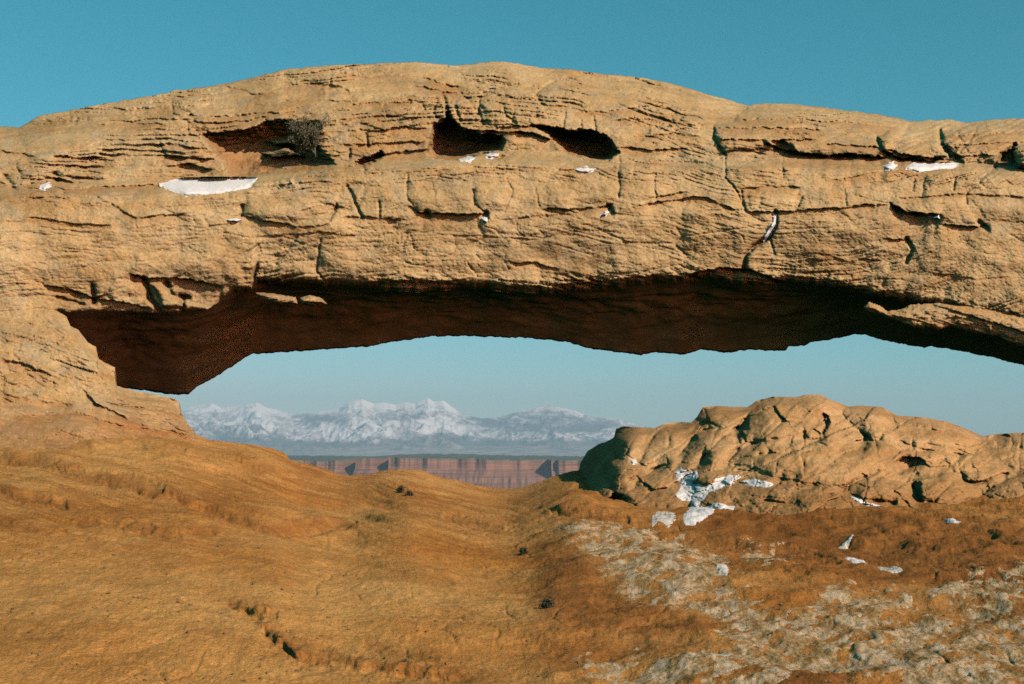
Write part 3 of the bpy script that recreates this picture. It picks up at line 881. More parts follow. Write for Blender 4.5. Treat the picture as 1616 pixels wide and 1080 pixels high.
G_RED = [  # stained or sandy red patches: polygon, amount, edge px
    ([(830, 850), (900, 840), (1000, 930), (1100, 975), (1160, 990), (1120, 1010), (900, 1000), (840, 950)], .9, 40),
    ([(1050, 790), (1250, 790), (1450, 800), (1860, 850), (1860, 960), (1450, 930), (1300, 930), (1190, 900), (1080, 840)], .92, 30),
    ([(850, 1000), (1150, 1000), (1120, 1030), (950, 1030), (850, 1090)], .7, 30), ([(1240, 1050), (1340, 1065), (1330, 1100), (1210, 1100)], .9, 18), ([(1340, 1040), (1440, 1045), (1440, 1060), (1350, 1058)], .9, 10),
    ([(1530, 930), (1860, 960), (1860, 1000), (1560, 980)], .8, 20), ([(140, 745), (420, 790), (560, 780), (600, 830), (430, 840), (250, 790)], .28, 30),
]
G_FLAKE = [  # shallow flaked hollows in the slickrock: outline, depth
    ([(186, 836), (196, 824), (215, 822), (238, 826), (250, 836), (238, 846), (215, 844), (198, 840)], .05), ([(244, 838), (262, 832), (284, 838), (290, 848), (272, 852), (250, 848)], .045), ([(288, 834), (310, 832), (335, 836), (344, 844), (318, 846), (298, 842)], .04),
    ([(112, 828), (125, 820), (150, 822), (165, 830), (150, 836), (125, 834)], .04), ([(-40, 836), (0, 832), (50, 836), (100, 838), (116, 844), (80, 849), (20, 848), (-40, 846)], .05), ([(4, 780), (30, 784), (50, 786), (84, 790), (82, 800), (50, 798), (20, 792)], .05),
    ([(84, 790), (105, 790), (110, 806), (90, 808), (80, 800)], .06), ([(105, 740), (160, 744), (220, 752), (262, 770), (262, 780), (240, 783), (205, 772), (150, 758), (110, 748)], .06),
    ([(262, 776), (300, 788), (350, 806), (400, 822), (460, 830), (560, 826), (584, 836), (540, 841), (470, 843), (425, 843), (360, 823), (310, 805), (268, 784)], .06), ([(365, 738), (400, 732), (440, 738), (430, 746), (390, 748)], .012),
    ([(-20, 712), (50, 722), (100, 728), (90, 740), (40, 734), (-20, 728)], .05), ([(408, 998), (440, 990), (470, 1005), (520, 1015), (545, 1030), (520, 1036), (470, 1034), (445, 1014)], .05), ([(350, 952), (372, 948), (400, 962), (440, 972), (436, 984), (400, 980), (368, 966)], .04),
    ([(150, 690), (220, 700), (300, 712), (290, 720), (210, 712), (150, 702)], .04), ([(520, 770), (560, 774), (600, 790), (650, 806), (630, 810), (580, 796), (530, 782)], .012), ([(694, 812), (720, 812), (760, 826), (800, 838), (780, 846), (735, 836), (702, 824)], .04),
    ([(860, 806), (930, 806), (990, 816), (1000, 828), (930, 826), (870, 818)], .06), ([(570, 1000), (620, 1016), (700, 1030), (690, 1040), (620, 1034), (575, 1016)], .02), ([(1330, 850), (1420, 852), (1480, 862), (1470, 876), (1400, 868), (1340, 862)], .06),
    ([(1250, 852), (1290, 866), (1330, 884), (1310, 892), (1270, 876)], .07), ([(1470, 892), (1530, 896), (1560, 908), (1520, 916), (1480, 908)], .06), ([(1200, 898), (1260, 902), (1290, 914), (1240, 918)], .05),
]
CRUST = [
    [(880, 836), (930, 832), (971, 832), (1020, 842), (1075, 856), (1110, 868), (1150, 885), (1150, 912), (1130, 920), (1160, 950), (1220, 972), (1290, 952), (1330, 940), (1428, 938), (1440, 950), (1390, 960), (1430, 985), (1560, 970), (1600, 985),
     (1860, 990), (1860, 1030), (1560, 1035), (1860, 1060), (1860, 1100), (1440, 1100), (1420, 1060), (1350, 1062), (1300, 1040), (1260, 1050), (1240, 1075), (1160, 1080), (1080, 1070), (1000, 1062), (930, 1056), (910, 1040), (1000, 1030), (1080, 1036), (1150, 1030),
     (1180, 1012), (1140, 1000), (1230, 990), (1160, 975), (1090, 962), (1010, 940), (975, 915), (950, 893), (930, 862)],
    [(1490, 925), (1540, 916), (1600, 908), (1860, 915), (1860, 935), (1580, 945), (1500, 946), (1470, 938)], [(1520, 960), (1580, 955), (1600, 968), (1540, 972)], [(1180, 868), (1220, 872), (1260, 886), (1230, 888), (1190, 880)],
    [(990, 1045), (1030, 1042), (1060, 1052), (1010, 1056)], [(905, 1035), (960, 1028), (990, 1036), (940, 1044)],
]
Z0, Y0 = -1.62, 8.4


def ground_base(px, py):
    """smooth ramp rising from the foreground to the ridge; returns forward distance"""
    g, Yr = RIDGE.base(px), RIDGEY(px)
    v = (540.0 - py) / F
    k = (ST + v * CT) / (CT - v * ST)
    vg = (540.0 - g) / F
    zr = Yr * (ST + vg * CT) / (CT - vg * ST)
    den = k * (Yr - Y0) - (zr - Z0)
    w = (Z0 - Y0 * k) / np.where(np.abs(den) < 1e-6, 1e-6, den)
    return Y0 + (Yr - Y0) * w


def ground_field(px, py):
    """(height offset m, red, pale) at points of the ground sheet"""
    px, py = np.broadcast_arrays(np.asarray(px, float), np.asarray(py, float))
    Yb = ground_base(px, py)
    X = (px - 808) / F * Yb
    wx = px + 9 * fbm(X * 0.9, Yb * 0.5, 3, 301) + 3 * fbm(X * 4.1, Yb * 2.0, 2, 303)
    wy = py + 5 * fbm(X * 0.9, Yb * 0.5, 3, 305) + 2.2 * fbm(X * 4.5, Yb * 2.0, 3, 307)
    edge = ss(0, 40, py - RIDGE.base(px))
    dyv = np.zeros(px.shape)
    redt = np.zeros(px.shape)
    h = edge * (0.12 * fbm(X * 0.28, Yb * 0.22, 2, 311) + 0.04 * fbm(X * 0.9, Yb * 0.55, 3, 315))
    left = ss(950, 700, px)
    # thin dipping beds weathered into terraces
    tv = (py - 0.24 * px) / 100 + 0.20 * fbm(X * 0.22, Yb * 0.18, 2, 321) + 0.015 * fbm(X * 2, Yb * 1.5, 3, 323)
    for fr, amp, seed in ((4.0, .10, 1), (10.0, .055, 4), (22.0, .022, 7), (40.0, .011, 11)):
        k = tv * fr
        i = np.floor(k).astype(np.int64)
        fz = k - i
        a, b = RND[PERM[(i + seed * 19) & 255]], RND[PERM[(i + 1 + seed * 19) & 255]]
        vis = ss(-.1, .4, fbm(X * 0.5, Yb * 0.3, 2, 330 + seed))
        upper = 0.3 + 1.1 * ss(920, 740, py)
        redt = np.maximum(redt, (0.6 if fr < 20 else 0.35) * np.clip(np.abs(a - b) * vis * upper * 1.6, 0, 1) * (0.3 + 0.7 * left) * edge * np.exp(-((fz - .93) / .085) ** 2))
        ln = np.minimum(fz, 1 - fz) * 100 / fr
        jl = ss(0.02, 0.28, fbm(X * 0.45 + i * 5.3, Yb * 0.2 + i * 2.1, 3, 346 + seed)) * upper * (0.25 + 0.75 * left)
        redt = np.maximum(redt, np.clip(jl, 0, 1) * np.exp(-(ln / 1.6) ** 2))
        h = h - edge * (0.016 if fr < 20 else 0.0) * jl * np.exp(-(ln / 3.0) ** 2)
        h = h + edge * amp * (0.0 if fr > 20 else 1.0) * (a + (b - a) * ss(.45 if fr > 5 else .74, 1.0, fz) - 0.5) * vis * upper * (0.3 + 0.7 * left)
    # hummocks on the right
    h = h + edge * (1 - left) * (0.10 * ridged(X * 0.8, Yb * 0.6, 3, 341) - 0.06 + 0.035 * fbm(X * 3.2, Yb * 2.2, 4, 345))
    red = 0.22 * ss(-.05, .4, fbm(X * 0.35, Yb * 0.6, 4, 351)) + 0.35 * (1 - left)
    kb = tv * 13.0 + 0.3 * fbm(X * 1.5, Yb, 2, 357)
    ib = np.floor(kb).astype(np.int64)
    rb = RND[PERM[(ib + 77) & 255]] + (RND[PERM[(ib + 78) & 255]] - RND[PERM[(ib + 77) & 255]]) * ss(.55, 1, kb - ib)
    red = np.clip(red + 0.42 * ss(.40, .85, rb) * ss(-.45, .25, fbm(X * 0.4, Yb * 0.3, 3, 358)) * (0.25 + 0.75 * ss(900, 720, py)) * (0.4 + 0.6 * left), 0, 1)
    red = np.maximum(red, 0.7 * redt)
    pale = 0.25 * ss(860, 960, py + 20 * fbm(X * 0.5, Yb * 0.5, 3, 359)) * left + 0.95 * ss(800, 690, py) * ss(560, 320, px) + 0.9 * ss(34, 4, py - RIDGE.base(px)) * ss(560, 620, px) * ss(960, 880, px) + 0.35 * ss(-.0, .5, fbm(X * 0.3, Yb * 0.25, 3, 355)) * left
    for n, (pts, a, above, belw) in enumerate(G_LEDGE):
        p = np.array(pts, float)
        x0, x1 = p[0, 0], p[-1, 0]
        bb = (px > x0 - 12) & (px < x1 + 12) & (py > p[:, 1].min() - above * 4) & (py < p[:, 1].max() + belw * 4)
        if not bb.any():
            continue
        x = wx[bb]
        dv = wy[bb] - np.interp(x, p[:, 0], p[:, 1]) + 5.0 * fbm(x / 60.0, wy[bb] / 40 + n * 1.3, 2, 361) + 2.2 * fbm(X[bb] * 6, Yb[bb] * 4, 3, 363)
        tp = ss(x0 - 6, x0 + 22, x) * ss(x1 + 6, x1 - 22, x)
        am = (0.55 if 340 < x0 < 420 else 0.30) * a * tp * (0.9 + 0.6 * n2(x / 40.0, x * 0 + n * 2.9, 365))
        sc_ = Yb[bb] / 18.0
        h[bb] += am * sc_ * ss(4.0, -7.0, dv) * np.exp(np.clip(dv, None, 0) / above / 1.6)
        h[bb] -= am * sc_ * 0.7 * ss(-4.0, 5.0, dv) * np.exp(-np.clip(dv, 0, None) / belw / 1.4)
        dyv[bb] += am * sc_ * (0.7 * np.exp(-((dv - 3.5) / 4.0) ** 2) - 0.6 * np.exp(-((dv + 4.5) / 3.5) ** 2))
        dyv[bb] += 0.7 * am * sc_ * np.exp(-(dv / 8.0) ** 2) * fbm(px[bb] / 13.0, py[bb] / 5.0, 3, 367)
        h[bb] += 0.35 * am * sc_ * np.exp(-(dv / 10.0) ** 2) * fbm(px[bb] / 16.0, py[bb] / 7.0, 3, 368)
        if 340 < x0 < 420:
            h[bb] += sc_ * tp * np.exp(-((dv + 3) / 15.0) ** 2) * (0.085 * fbm(X[bb] * 5, Yb[bb] * 3.4, 4, 373, .62) - 0.02)
        bandr = tp * ss(-20, -5, dv + 7 * fbm(px[bb] / 30, py[bb] / 12, 3, 369)) * np.exp(-np.clip(dv, 0, None) / (belw * 0.35)) * np.clip(a / 0.12, 0.3, 1)
        red[bb] = np.maximum(red[bb], 0.8 * np.clip(bandr, 0, 1))
    fx_, fy_ = px + 5 * fbm(X * 2.2, Yb * 1.2, 3, 375), py + 3 * fbm(X * 2.2, Yb * 1.2, 3, 376)
    for pts, a in G_FLAKE:
        p = np.array(pts, float)
        bb = (px > p[:, 0].min() - 14) & (px < p[:, 0].max() + 14) & (py > p[:, 1].min() - 14) & (py < p[:, 1].max() + 14)
        if bb.any():
            sd = poly_sd(fx_[bb], fy_[bb], pts) + 2.0 * fbm(px[bb] / 9, py[bb] / 5, 3, 377)
            inn = 1 - np.exp(-np.clip(sd, 0, None) / 2.2)
            h[bb] += (0.6 if p[0, 0] < 900 else 0.25) * a * Yb[bb] / 18.0 * (-inn + 0.45 * np.exp(-(np.clip(sd, -30, 2) / 5.0) ** 2) * (sd < 2)) + 0.02 * inn * fbm(X[bb] * 9, Yb[bb] * 5, 3, 378)
            red[bb] = np.maximum(red[bb], 0.68 * ss(-1.0, 3.0, sd) * (0.75 + 0.5 * fbm(X[bb] * 4, Yb[bb] * 3, 3, 379)))
    for pts, a, e in G_RED:
        p = np.array(pts, float)
        bb = (px > p[:, 0].min() - e * 2) & (px < p[:, 0].max() + e * 2) & (py > p[:, 1].min() - e * 2) & (py < p[:, 1].max() + e * 2)
        if bb.any():
            sd = poly_sd(wx[bb], wy[bb], pts)
            red[bb] = np.maximum(red[bb], a * ss(-e * .8, e * .8, sd + e * 0.8 * fbm(X[bb] * 1.5, Yb[bb] * 1.5, 3, 371)))
    dyv = np.clip(dyv, -.04, .04)
    # small broken plates, pits and grit
    ce, cid = cells(X * 2.2 + 0.4 * fbm(X, Yb, 2, 387), Yb * 1.1 + 0.4 * fbm(X, Yb, 2, 388), 15)
    pm = ss(0.02, 0.30, fbm(X * 0.6, Yb * 0.35, 3, 389)) * edge
    h = h + pm * (0.016 * (cid - .5) - 0.014 * np.exp(-(ce / .05) ** 2))
    h = h + 0.017 * fbm(X * 4, Yb * 2.6, 5, 381, .6) + 0.013 * fbm(X * 14, Yb * 8, 4, 385, .7)
    return h, np.clip(red, 0, 1), np.clip(pale, 0, 1) * (1 - 0.85 * np.clip(red, 0, 1)), dyv


def ground_pt(px, py, lift=0.0):
    h, _, _, dy = ground_field(px, py)
    p = P(px, py, ground_base(np.asarray(px, float), np.asarray(py, float)))
    p[..., 1] += dy
    p[..., 2] += h + lift
    return p


gcol = np.concatenate([np.linspace(-3000, -60, 90)[:-1], np.arange(-60, 1676, 1.7), np.linspace(1690, 4600, 90)])
NG = 330
tg = np.linspace(0, 1, NG)[:, None] ** 1.12
g0 = RIDGE(gcol)[None, :]
GPX = np.repeat(gcol[None, :], NG, 0)
GPY = g0 + (1190 - g0) * tg
gh, gred, gpale, gdy = ground_field(GPX, GPY)
gp = P(GPX, GPY, ground_base(GPX, GPY))
gp[..., 2] += gh
gp[..., 1] += gdy
rows_b, rows_n = [], []
for dy, dz in ((.25, -.01), (.6, -.06), (1.2, -.25), (2.2, -.9), (3.5, -2.2), (5.0, -5.0), (6.5, -14.0), (8.0, -40.0), (14.0, -120.0), (60., -170.)):
    p = behind(gp[0], dy, dz)
    p[:, 2] += 0.08 * dy * fbm(p[:, 0] * 0.5, p[:, 0] * 0 + dy, 2, 391)
    rows_b.append(p)
last = gp[-1]
for Yn in (5.5, 4.0, 2.0, 0.0, -4.0, -12.0, -30.0):
    p = last.copy()
    p[:, 1] = Yn
    p[:, 2] = last[:, 2] * ss(-2, 6, Yn) + (0.0 + 0.08 * fbm(p[:, 0] * 0.3, p[:, 0] * 0 + Yn, 3, 395)) * (1 - ss(-2, 6, Yn))
    p[:, 0] = last[:, 0] * (1 + max(0, 5 - Yn) * 0.05)
    rows_n.append(p)
gall = np.concatenate([np.array(rows_b)[::-1], gp, np.array(rows_n)], 0)
pad0, pad1 = len(rows_b), len(rows_n)


def padrows(a):
    return np.concatenate([np.repeat(a[:1], pad0, 0), a, np.repeat(a[-1:], pad1, 0)], 0)


tag(mesh_np('slickrock_ground', gall.reshape(-1, 3), grid_quads(*gall.shape[:2]), M_GROUND, attrs={'red': padrows(gred), 'pale': padrows(gpale)}), kind='structure')

# sandy frozen crust lying on the ground, breaking up at its edges
ccol = np.concatenate([np.arange(860, 1660, 1.7), np.arange(1660, 1880, 3.0)])
crow = np.arange(824, 1110, 1.25)
KX, KY = np.meshgrid(ccol, crow)
Yb = ground_base(KX, KY)
Xk = (KX - 808) / F * Yb
sdm = np.full(KX.shape, -1e9)
for pts in CRUST:
    sdm = np.maximum(sdm, poly_sd(KX + 12 * fbm(Xk * 1.2, Yb, 3, 401), KY + 7 * fbm(Xk * 1.2, Yb, 3, 405), pts))
ca, cb = Xk * 0.55 + Yb * 0.83, Xk * 0.83 - Yb * 0.55
brk = fbm(ca * 1.0, cb * 3.6, 5, 411, 0.68)
th = np.clip(0.018 * sdm / 18 + 0.002, -0.05, 0.008) + 0.040 * (brk - 0.01) + 0.026 * fbm(ca * 5, cb * 11, 3, 415)
kh, _, _, kdy = ground_field(KX, KY)
kp = P(KX, KY, Yb)
th = th * 0.5
kp[..., 2] += kh + th
kp[..., 1] += kdy
ok = th > -0.006
cm = ok[:-1, :-1] | ok[1:, :-1] | ok[1:, 1:] | ok[:-1, 1:]
V, Q, _ = compact(kp.reshape(-1, 3), grid_quads(*KX.shape, mask=cm))
tag(mesh_np('frozen_crust', V, Q, M_CRUST), 'pale broken crust of sandy ice spread over the red hollow', 'ice crust', kind='stuff')

# loose grit and small stones lying on the slickrock
pr = np.random.RandomState(5)
npb = 2600
ppx = pr.uniform(-40, 1660, npb)
ppy = 770 + 330 * pr.rand(npb) ** 0.8
keep = (fbm(ppx / 140, ppy / 70, 3, 421) > -0.08) & (ppy > RIDGE(ppx) + 30)
ppx, ppy = ppx[keep], ppy[keep]
pc = ground_pt(ppx, ppy)
ps = 0.006 + 0.014 * pr.rand(len(ppx)) ** 3
octa = np.array([(1, 0, 0), (0, 1, 0), (-1, 0, 0), (0, -1, 0), (0, 0, 1), (0, 0, -1)], float)
of = np.array([(0, 1, 4), (1, 2, 4), (2, 3, 4), (3, 0, 4), (1, 0, 5), (2, 1, 5), (3, 2, 5), (0, 3, 5)])
pv_ = pc[:, None, :] + octa[None] * ps[:, None, None] * (0.6 + 0.8 * pr.rand(len(ppx), 6, 1)) * np.array([1.2, 1.0, .7])
pt_ = (of[None] + 6 * np.arange(len(ppx))[:, None, None]).reshape(-1, 3)
tag(mesh_np('loose_grit', pv_.reshape(-1, 3), None, M_GRIT, T=pt_, smooth=False), 'scattered dark grit and small stones on the slickrock', 'grit', kind='stuff')

# ================================================================= OUTCROP ON THE RIGHT
KNOB = smooth_curve([(905, 790), (912, 752), (916, 731), (927, 712), (945, 701), (962, 695), (969, 690), (972, 677), (984, 673), (1033, 676), (1051, 668), (1078, 666), (1091, 667), (1100, 658), (1109, 643), (1131, 641),
                     (1180, 643), (1193, 633), (1220, 626), (1255, 627), (1273, 623), (1295, 623), (1308, 630), (1340, 642), (1362, 640), (1393, 643), (1415, 656), (1459, 659), (1495, 666), (1522, 676),
                     (1552, 689), (1566, 686), (1593, 684), (1617, 683), (1700, 690), (1900, 705), (2300, 745)], 0.8, 29, 1 / 10.0)


def zc(x, y, rx, ry, rot, amp):
    return (900 + .444 * x, 600 + .444 * y, .444 * rx, .444 * ry, math.radians(rot), amp)


LOBES = [zc(*q) for q in (
    (225, 225, 85, 60, -8, .42), (300, 235, 60, 95, 38, .40), (375, 240, 48, 100, 32, .40), (450, 235, 50, 105, 34, .42), (535, 240, 55, 100, 36, .42), (560, 125, 110, 45, 5, .40), (600, 175, 60, 60, 20, .30),
    (735, 150, 130, 85, -12, .55), (830, 90, 150, 55, 5, .48), (690, 240, 120, 50, -18, .36), (865, 182, 45, 36, -20, .32), (800, 290, 210, 70, -6, .46), (960, 195, 90, 70, 20, .42), (1085, 150, 110, 60, 15, .48),
    (1010, 300, 240, 70, -14, .52), (960, 370, 180, 45, -22, .34), (1180, 190, 130, 60, 14, .48), (1320, 205, 140, 50, 14, .46), (1250, 260, 130, 45, 10, .42), (1330, 395, 125, 55, 3, .52), (1465, 320, 105, 60, 5, .50),
    (1545, 265, 110, 50, 8, .42), (1120, 400, 110, 48, 12, .40), (1460, 500, 85, 42, 6, .42), (1560, 400, 90, 70, 10, .46), (1300, 470, 130, 40, 10, .36), (200, 340, 110, 80, 40, .50), (95, 395, 55, 50, 20, .45),
    (265, 400, 150, 80, 25, .50), (490, 340, 75, 26, -6, .34), (640, 430, 190, 60, -4, .36), (230, 495, 75, 50, 30, .36), (850, 440, 200, 50, -6, .34), (1590, 215, 70, 30, 5, .4), (1700, 330, 140, 90, 5, .5),
    (1620, 520, 120, 60, 4, .4), (640, 330, 110, 38, -10, .36), (120, 270, 80, 90, 30, .25), (1100, 480, 160, 36, 4, .28),
)]
HOLES = [zc(*q) for q in ((615, 178, 20, 40, 20, .40), (905, 158, 11, 26, 5, .40), (1040, 224, 24, 28, -20, .42), (1215, 305, 72, 28, 4, .50), (1234, 396, 22, 40, -20, .32), (165, 432, 34, 20, 10, .6), (1530, 215, 46, 20, 10, .4), (1365, 500, 36, 20, 20, .3), (840, 375, 50, 8, 8, .16))]
K_CREASE = [[(900 + .444 * x, 600 + .444 * y) for x, y in q] for q in (
    ((155, 262), (215, 285), (280, 305), (350, 322)), ((250, 285), (275, 240), (330, 180), (405, 150)), ((365, 290), (395, 240), (450, 185), (545, 150)), ((465, 290), (500, 245), (560, 190), (600, 165)), ((565, 300), (600, 250), (660, 215), (760, 205)),
    ((600, 165), (640, 110), (700, 75)), ((660, 262), (760, 262), (860, 250), (960, 252)), ((590, 320), (700, 338), (790, 358), (870, 376)), ((935, 405), (1000, 365), (1080, 330), (1150, 300), (1190, 268)), ((1000, 170), (1050, 200), (1110, 262), (1150, 270)),
    ((1100, 165), (1180, 215), (1260, 250), (1380, 265)), ((1290, 330), (1310, 290), (1330, 280)), ((1205, 370), (1240, 425), (1330, 445), (1430, 440)), ((1375, 310), (1400, 362), (1470, 360), (1545, 330)), ((1430, 430), (1490, 385), (1560, 345), (1616, 330)),
    ((120, 330), (150, 390), (175, 430)), ((200, 400), (260, 340), (330, 300)), ((470, 470), (560, 440), (700, 425), (800, 440)), ((1120, 110), (1160, 150), (1250, 165), (1340, 185)), ((830, 190), (850, 215), (900, 200)), ((975, 400), (1060, 420), (1150, 440)), ((1450, 480), (1500, 520), (1600, 525)))]
KBOT = curve([(900, 850), (1000, 850), (1100, 850), (1300, 850), (1616, 880), (2300, 900)])


def knob_depth(px, py):
    px, py = np.broadcast_arrays(np.asarray(px, float), np.asarray(py, float))
    U, V = px / 100, py / 100
    wx = px + 9 * fbm(U * 1.6, V * 2.0, 2, 501) + 2.5 * fbm(U * 7, V * 9, 3, 503)
    wy = py + 6 * fbm(U * 1.6, V * 2.0, 2, 505) + 2.2 * fbm(U * 7, V * 9, 3, 507)
    k = KNOB.base(px)
    s = np.clip((py - k) / 190.0, 0, 1.3)
    D = 24.6 - 4.9 * s ** 0.85
    # the left face turns away from the sun
    D = D + 2.6 * ss(995, 905, px + 0.55 * (py - 720)) ** 1.1
    b = np.zeros(px.shape)
    b2 = np.zeros(px.shape)
    acc = np.ones(px.shape)
    for cx, cy, rx, ry, ro, am in LOBES:
        c, s_ = math.cos(ro), math.sin(ro)
        dx, dy = wx - cx, wy - cy
        a = (dx * c + dy * s_) / rx
        e = (-dx * s_ + dy * c) / ry
        r2 = a * a + e * e
        q = am * np.clip(1 - r2 / 1.25, 0, 1) ** 0.5 * 0.92
        b2 = np.maximum(b2, np.minimum(b, q))
        b = np.maximum(b, q)
        acc = acc + np.exp(34.0 * q)
    cm_ = ss(-.05, .35, fbm(U * 1.7, V * 1.9, 2, 541))
    D = D - np.log(acc) / 34.0 + (0.0 + 0.07 * cm_) * np.exp(-((b - b2) / 0.04) ** 2) * (b > 0.02)
    hx, hy = wx + 9 * fbm(U * 5, V * 5, 3, 551), wy + 7 * fbm(U * 5, V * 6, 3, 553)
    for cx, cy, rx, ry, ro, am in HOLES:
        c, s_ = math.cos(ro), math.sin(ro)
        dx, dy = hx - cx, hy - cy
        la, le = (dx * c + dy * s_) / rx, (-dx * s_ + dy * c) / ry
        D = D + 0.75 * am * ss(1.25, 0.8, np.sqrt(la * la + le * le)) * (0.15 + 0.85 * ss(1.0, -.4, la + 0.4 * le))
    D = D + 0.5 * ss(14, 0, py - k)
    for n, pts in enumerate(K_CREASE):
        a = np.array(pts)
        bb = (px > a[:, 0].min() - 40) & (px < a[:, 0].max() + 40) & (py > a[:, 1].min() - 40) & (py < a[:, 1].max() + 40)
        d = seg_dist(wx[bb], wy[bb], pts)
        g = 0.6 + 0.8 * n2(px[bb] / 25, py[bb] / 25 + n, 561)
        D[bb] += g * (0.15 * np.exp(-(d / 10.0) ** 2) + 0.13 * np.exp(-(d / 2.2) ** 2))
    lowr = ss(720, 800, py)
    q1, q2 = wx * 0.86 - wy * 0.50, wx * 0.50 + wy * 0.86
    for sx, sy, am, cr_, sd_ in ((105.0, 46.0, .13, .05, 21), (38.0, 19.0, .045, .03, 23)):
        pl, ed = facets(q1 / sx, q2 / sy, sd_)
        mk = ss(-.35, .15, fbm(U * 1.1, V * 1.6, 2, 570 + sd_))
        D = D + mk * (am * pl + cr_ * np.exp(-(ed / .045) ** 2))
    D = D + 0.035 * fbm(q1 / 150.0, q2 / 8.0, 4, 581, .6) * ss(-.2, .3, fbm(U * 1.2, V * 1.8, 2, 583))
    fl = U * 0.8 + V * 1.0
    D = D + 0.13 * fbm(U * 2.4, V * 4, 5, 511) - 0.04 * ridged(fl * 2.2, (V * 0.8 - U * 0.5) * 3.6, 4, 513) + (0.022 + 0.04 * lowr) * fbm(U * 10, V * 20, 4, 515, .6)
    e, idv = cells(wx / 100 * 2.0, wy / 100 * 3.4, 8)
    m = ss(-0.1, 0.3, fbm(U * 0.9, V * 1.5, 3, 521)) * ss(1280, 1400, px + 0.6 * (py - 700))
    D = D + m * (0.10 * (idv - .5) + 0.06 * np.exp(-(e / .06) ** 2))
    return D


kcol = np.concatenate([np.arange(905, 1676, 1.5), np.linspace(1690, 2300, 40)])
NK = 170
tk = np.linspace(0, 1, NK)[:, None]
k0 = KNOB(kcol)[None, :]
KPX = np.repeat(kcol[None, :], NK, 0)
KPY = k0 + (KBOT(kcol)[None, :] - k0) * tk
KD = knob_depth(KPX, KPY)
kf = P(KPX, KPY, KD)
rows = []
for dy, dz in ((.2, -.02), (.6, -.15), (1.2, -.5), (2.0, -1.3), (2.6, -3.5)):
    rows.append(behind(kf[0], dy, dz))
kall = np.concatenate([np.array(rows)[::-1], kf], 0)
kred = np.concatenate([np.zeros((len(rows), len(kcol))), 0.65 * ss(735, 800, KPY + 22 * fbm(KPX / 60, KPY / 40, 3, 531)) + 0 * KPX], 0)
KB = np.array([4.2, 22.5, 0.5])
outcrop = mesh_np('sandstone_outcrop', kall.reshape(-1, 3), grid_quads(*kall.shape[:2]), M_KNOB, None, KB, attrs={'red': kred, 'pale': kred * 0})
tag(outcrop, 'rounded knobby sandstone outcrop with hollows standing under the arch', 'rock outcrop')


def knob_pt(px, py, lift=0.0):
    return P(px, py, knob_depth(px, py) - lift)


# ================================================================= SNOW PATCHES
def snow_patch(pts, surf, thick, label, e=6.0, step=1.4, group=None, mat=None, rough=2.0):
    a = np.array(pts, float)
    xs = np.arange(a[:, 0].min() - 6, a[:, 0].max() + 6, step)
    ys = np.arange(a[:, 1].min() - 5, a[:, 1].max() + 5, step * 0.8)
    X, Y = np.meshgrid(xs, ys)
    sd = poly_sd(X + rough * fbm(X / 13, Y / 13, 3, 601), Y + rough * fbm(X / 13, Y / 9, 3, 605), pts)
    t = np.where(sd > 0, thick * (1 - np.exp(-sd / e)), sd * 0.010) + (0.002 if surf == 'ground' else 0.006) * fbm(X / 7, Y / 5, 3, 609)
    if surf == 'arch':
        d = arch_depth(X, Y)
        for _ in range(22):           # snow bridges the small relief of the rock under it
            d = np.minimum(d, (np.roll(d, 1, 0) + np.roll(d, -1, 0) + np.roll(d, 1, 1) + np.roll(d, -1, 1)) / 4)
        p = P(X, Y, d - t)
    elif surf == 'knob':
        yk, gq = knob_depth(X, Y), ground_pt(X, Y)
        kk = P(X, Y, yk - t)
        gq[..., 2] += 0.4 * t
        p = np.where((yk < gq[..., 1])[..., None], kk, gq)
    else:
        p = ground_pt(X, Y)
        p[..., 2] += t
    ok = sd > -3.5
    cm = ok[:-1, :-1] & ok[1:, :-1] & ok[1:, 1:] & ok[:-1, 1:]
    V, Q, _ = compact(p.reshape(-1, 3), grid_quads(*X.shape, mask=cm))
    base = V.mean(0)
    base[2] = V[:, 2].min()
    o = mesh_np('snow_patch', V, Q, mat or M_SNOW, None, base)
    return tag(o, label, 'snow', group)


snow_patch([(254, 292), (270, 287), (291, 283), (330, 282), (364, 282), (404, 283), (398, 291), (391, 297), (351, 304), (318, 308), (294, 309), (267, 300)], 'arch', .22, 'large pinkish white snow bank on the ledge below the shrub and cave', 8, 1.2, rough=1.0)
snow_patch([(1430, 266), (1440, 258), (1470, 258), (1510, 260), (1500, 265), (1470, 268), (1450, 272)], 'arch', .20, 'long white snow strip under the second stacked block on the arch', 4, 1.0, rough=1.2)
snow_patch([(1395, 262), (1408, 257), (1414, 262), (1408, 267), (1397, 267)], 'arch', .20, 'small grey snow lump beside the long snow strip on the arch', 4, 0.8, rough=.5)
snow_patch([(908, 268), (925, 265), (938, 268), (928, 273), (914, 273)], 'arch', .16, 'thin white snow sliver under the right eye-shaped cave', 3, 0.7, rough=.5)
snow_patch([(727, 254), (738, 250), (750, 249), (742, 256)], 'arch', .18, 'small snow sliver on the sill of the left eye-shaped cave', 3, 0.7, rough=.4)
snow_patch([(768, 247), (782, 242), (786, 244), (775, 249)], 'arch', .22, 'tiny snow streak at the corner of the left eye-shaped cave', 3, 0.7, rough=.3)
snow_patch([(1219, 338), (1226, 338), (1225, 354), (1216, 368), (1206, 378), (1204, 374), (1212, 362), (1219, 350)], 'arch', .20, 'curved snow streak filling the vertical crack in the arch', 3, 0.7, rough=.5)
snow_patch([(64, 296), (74, 290), (80, 292), (70, 299)], 'arch', .18, 'small snow scrap caught on the ledge of the arch springing', 3, 0.7, rough=.4)
snow_patch([(358, 347), (370, 345), (381, 347), (374, 352), (362, 350)], 'arch', .16, 'small snow scrap in the joint below the snow bank', 3, 0.7, rough=.4)
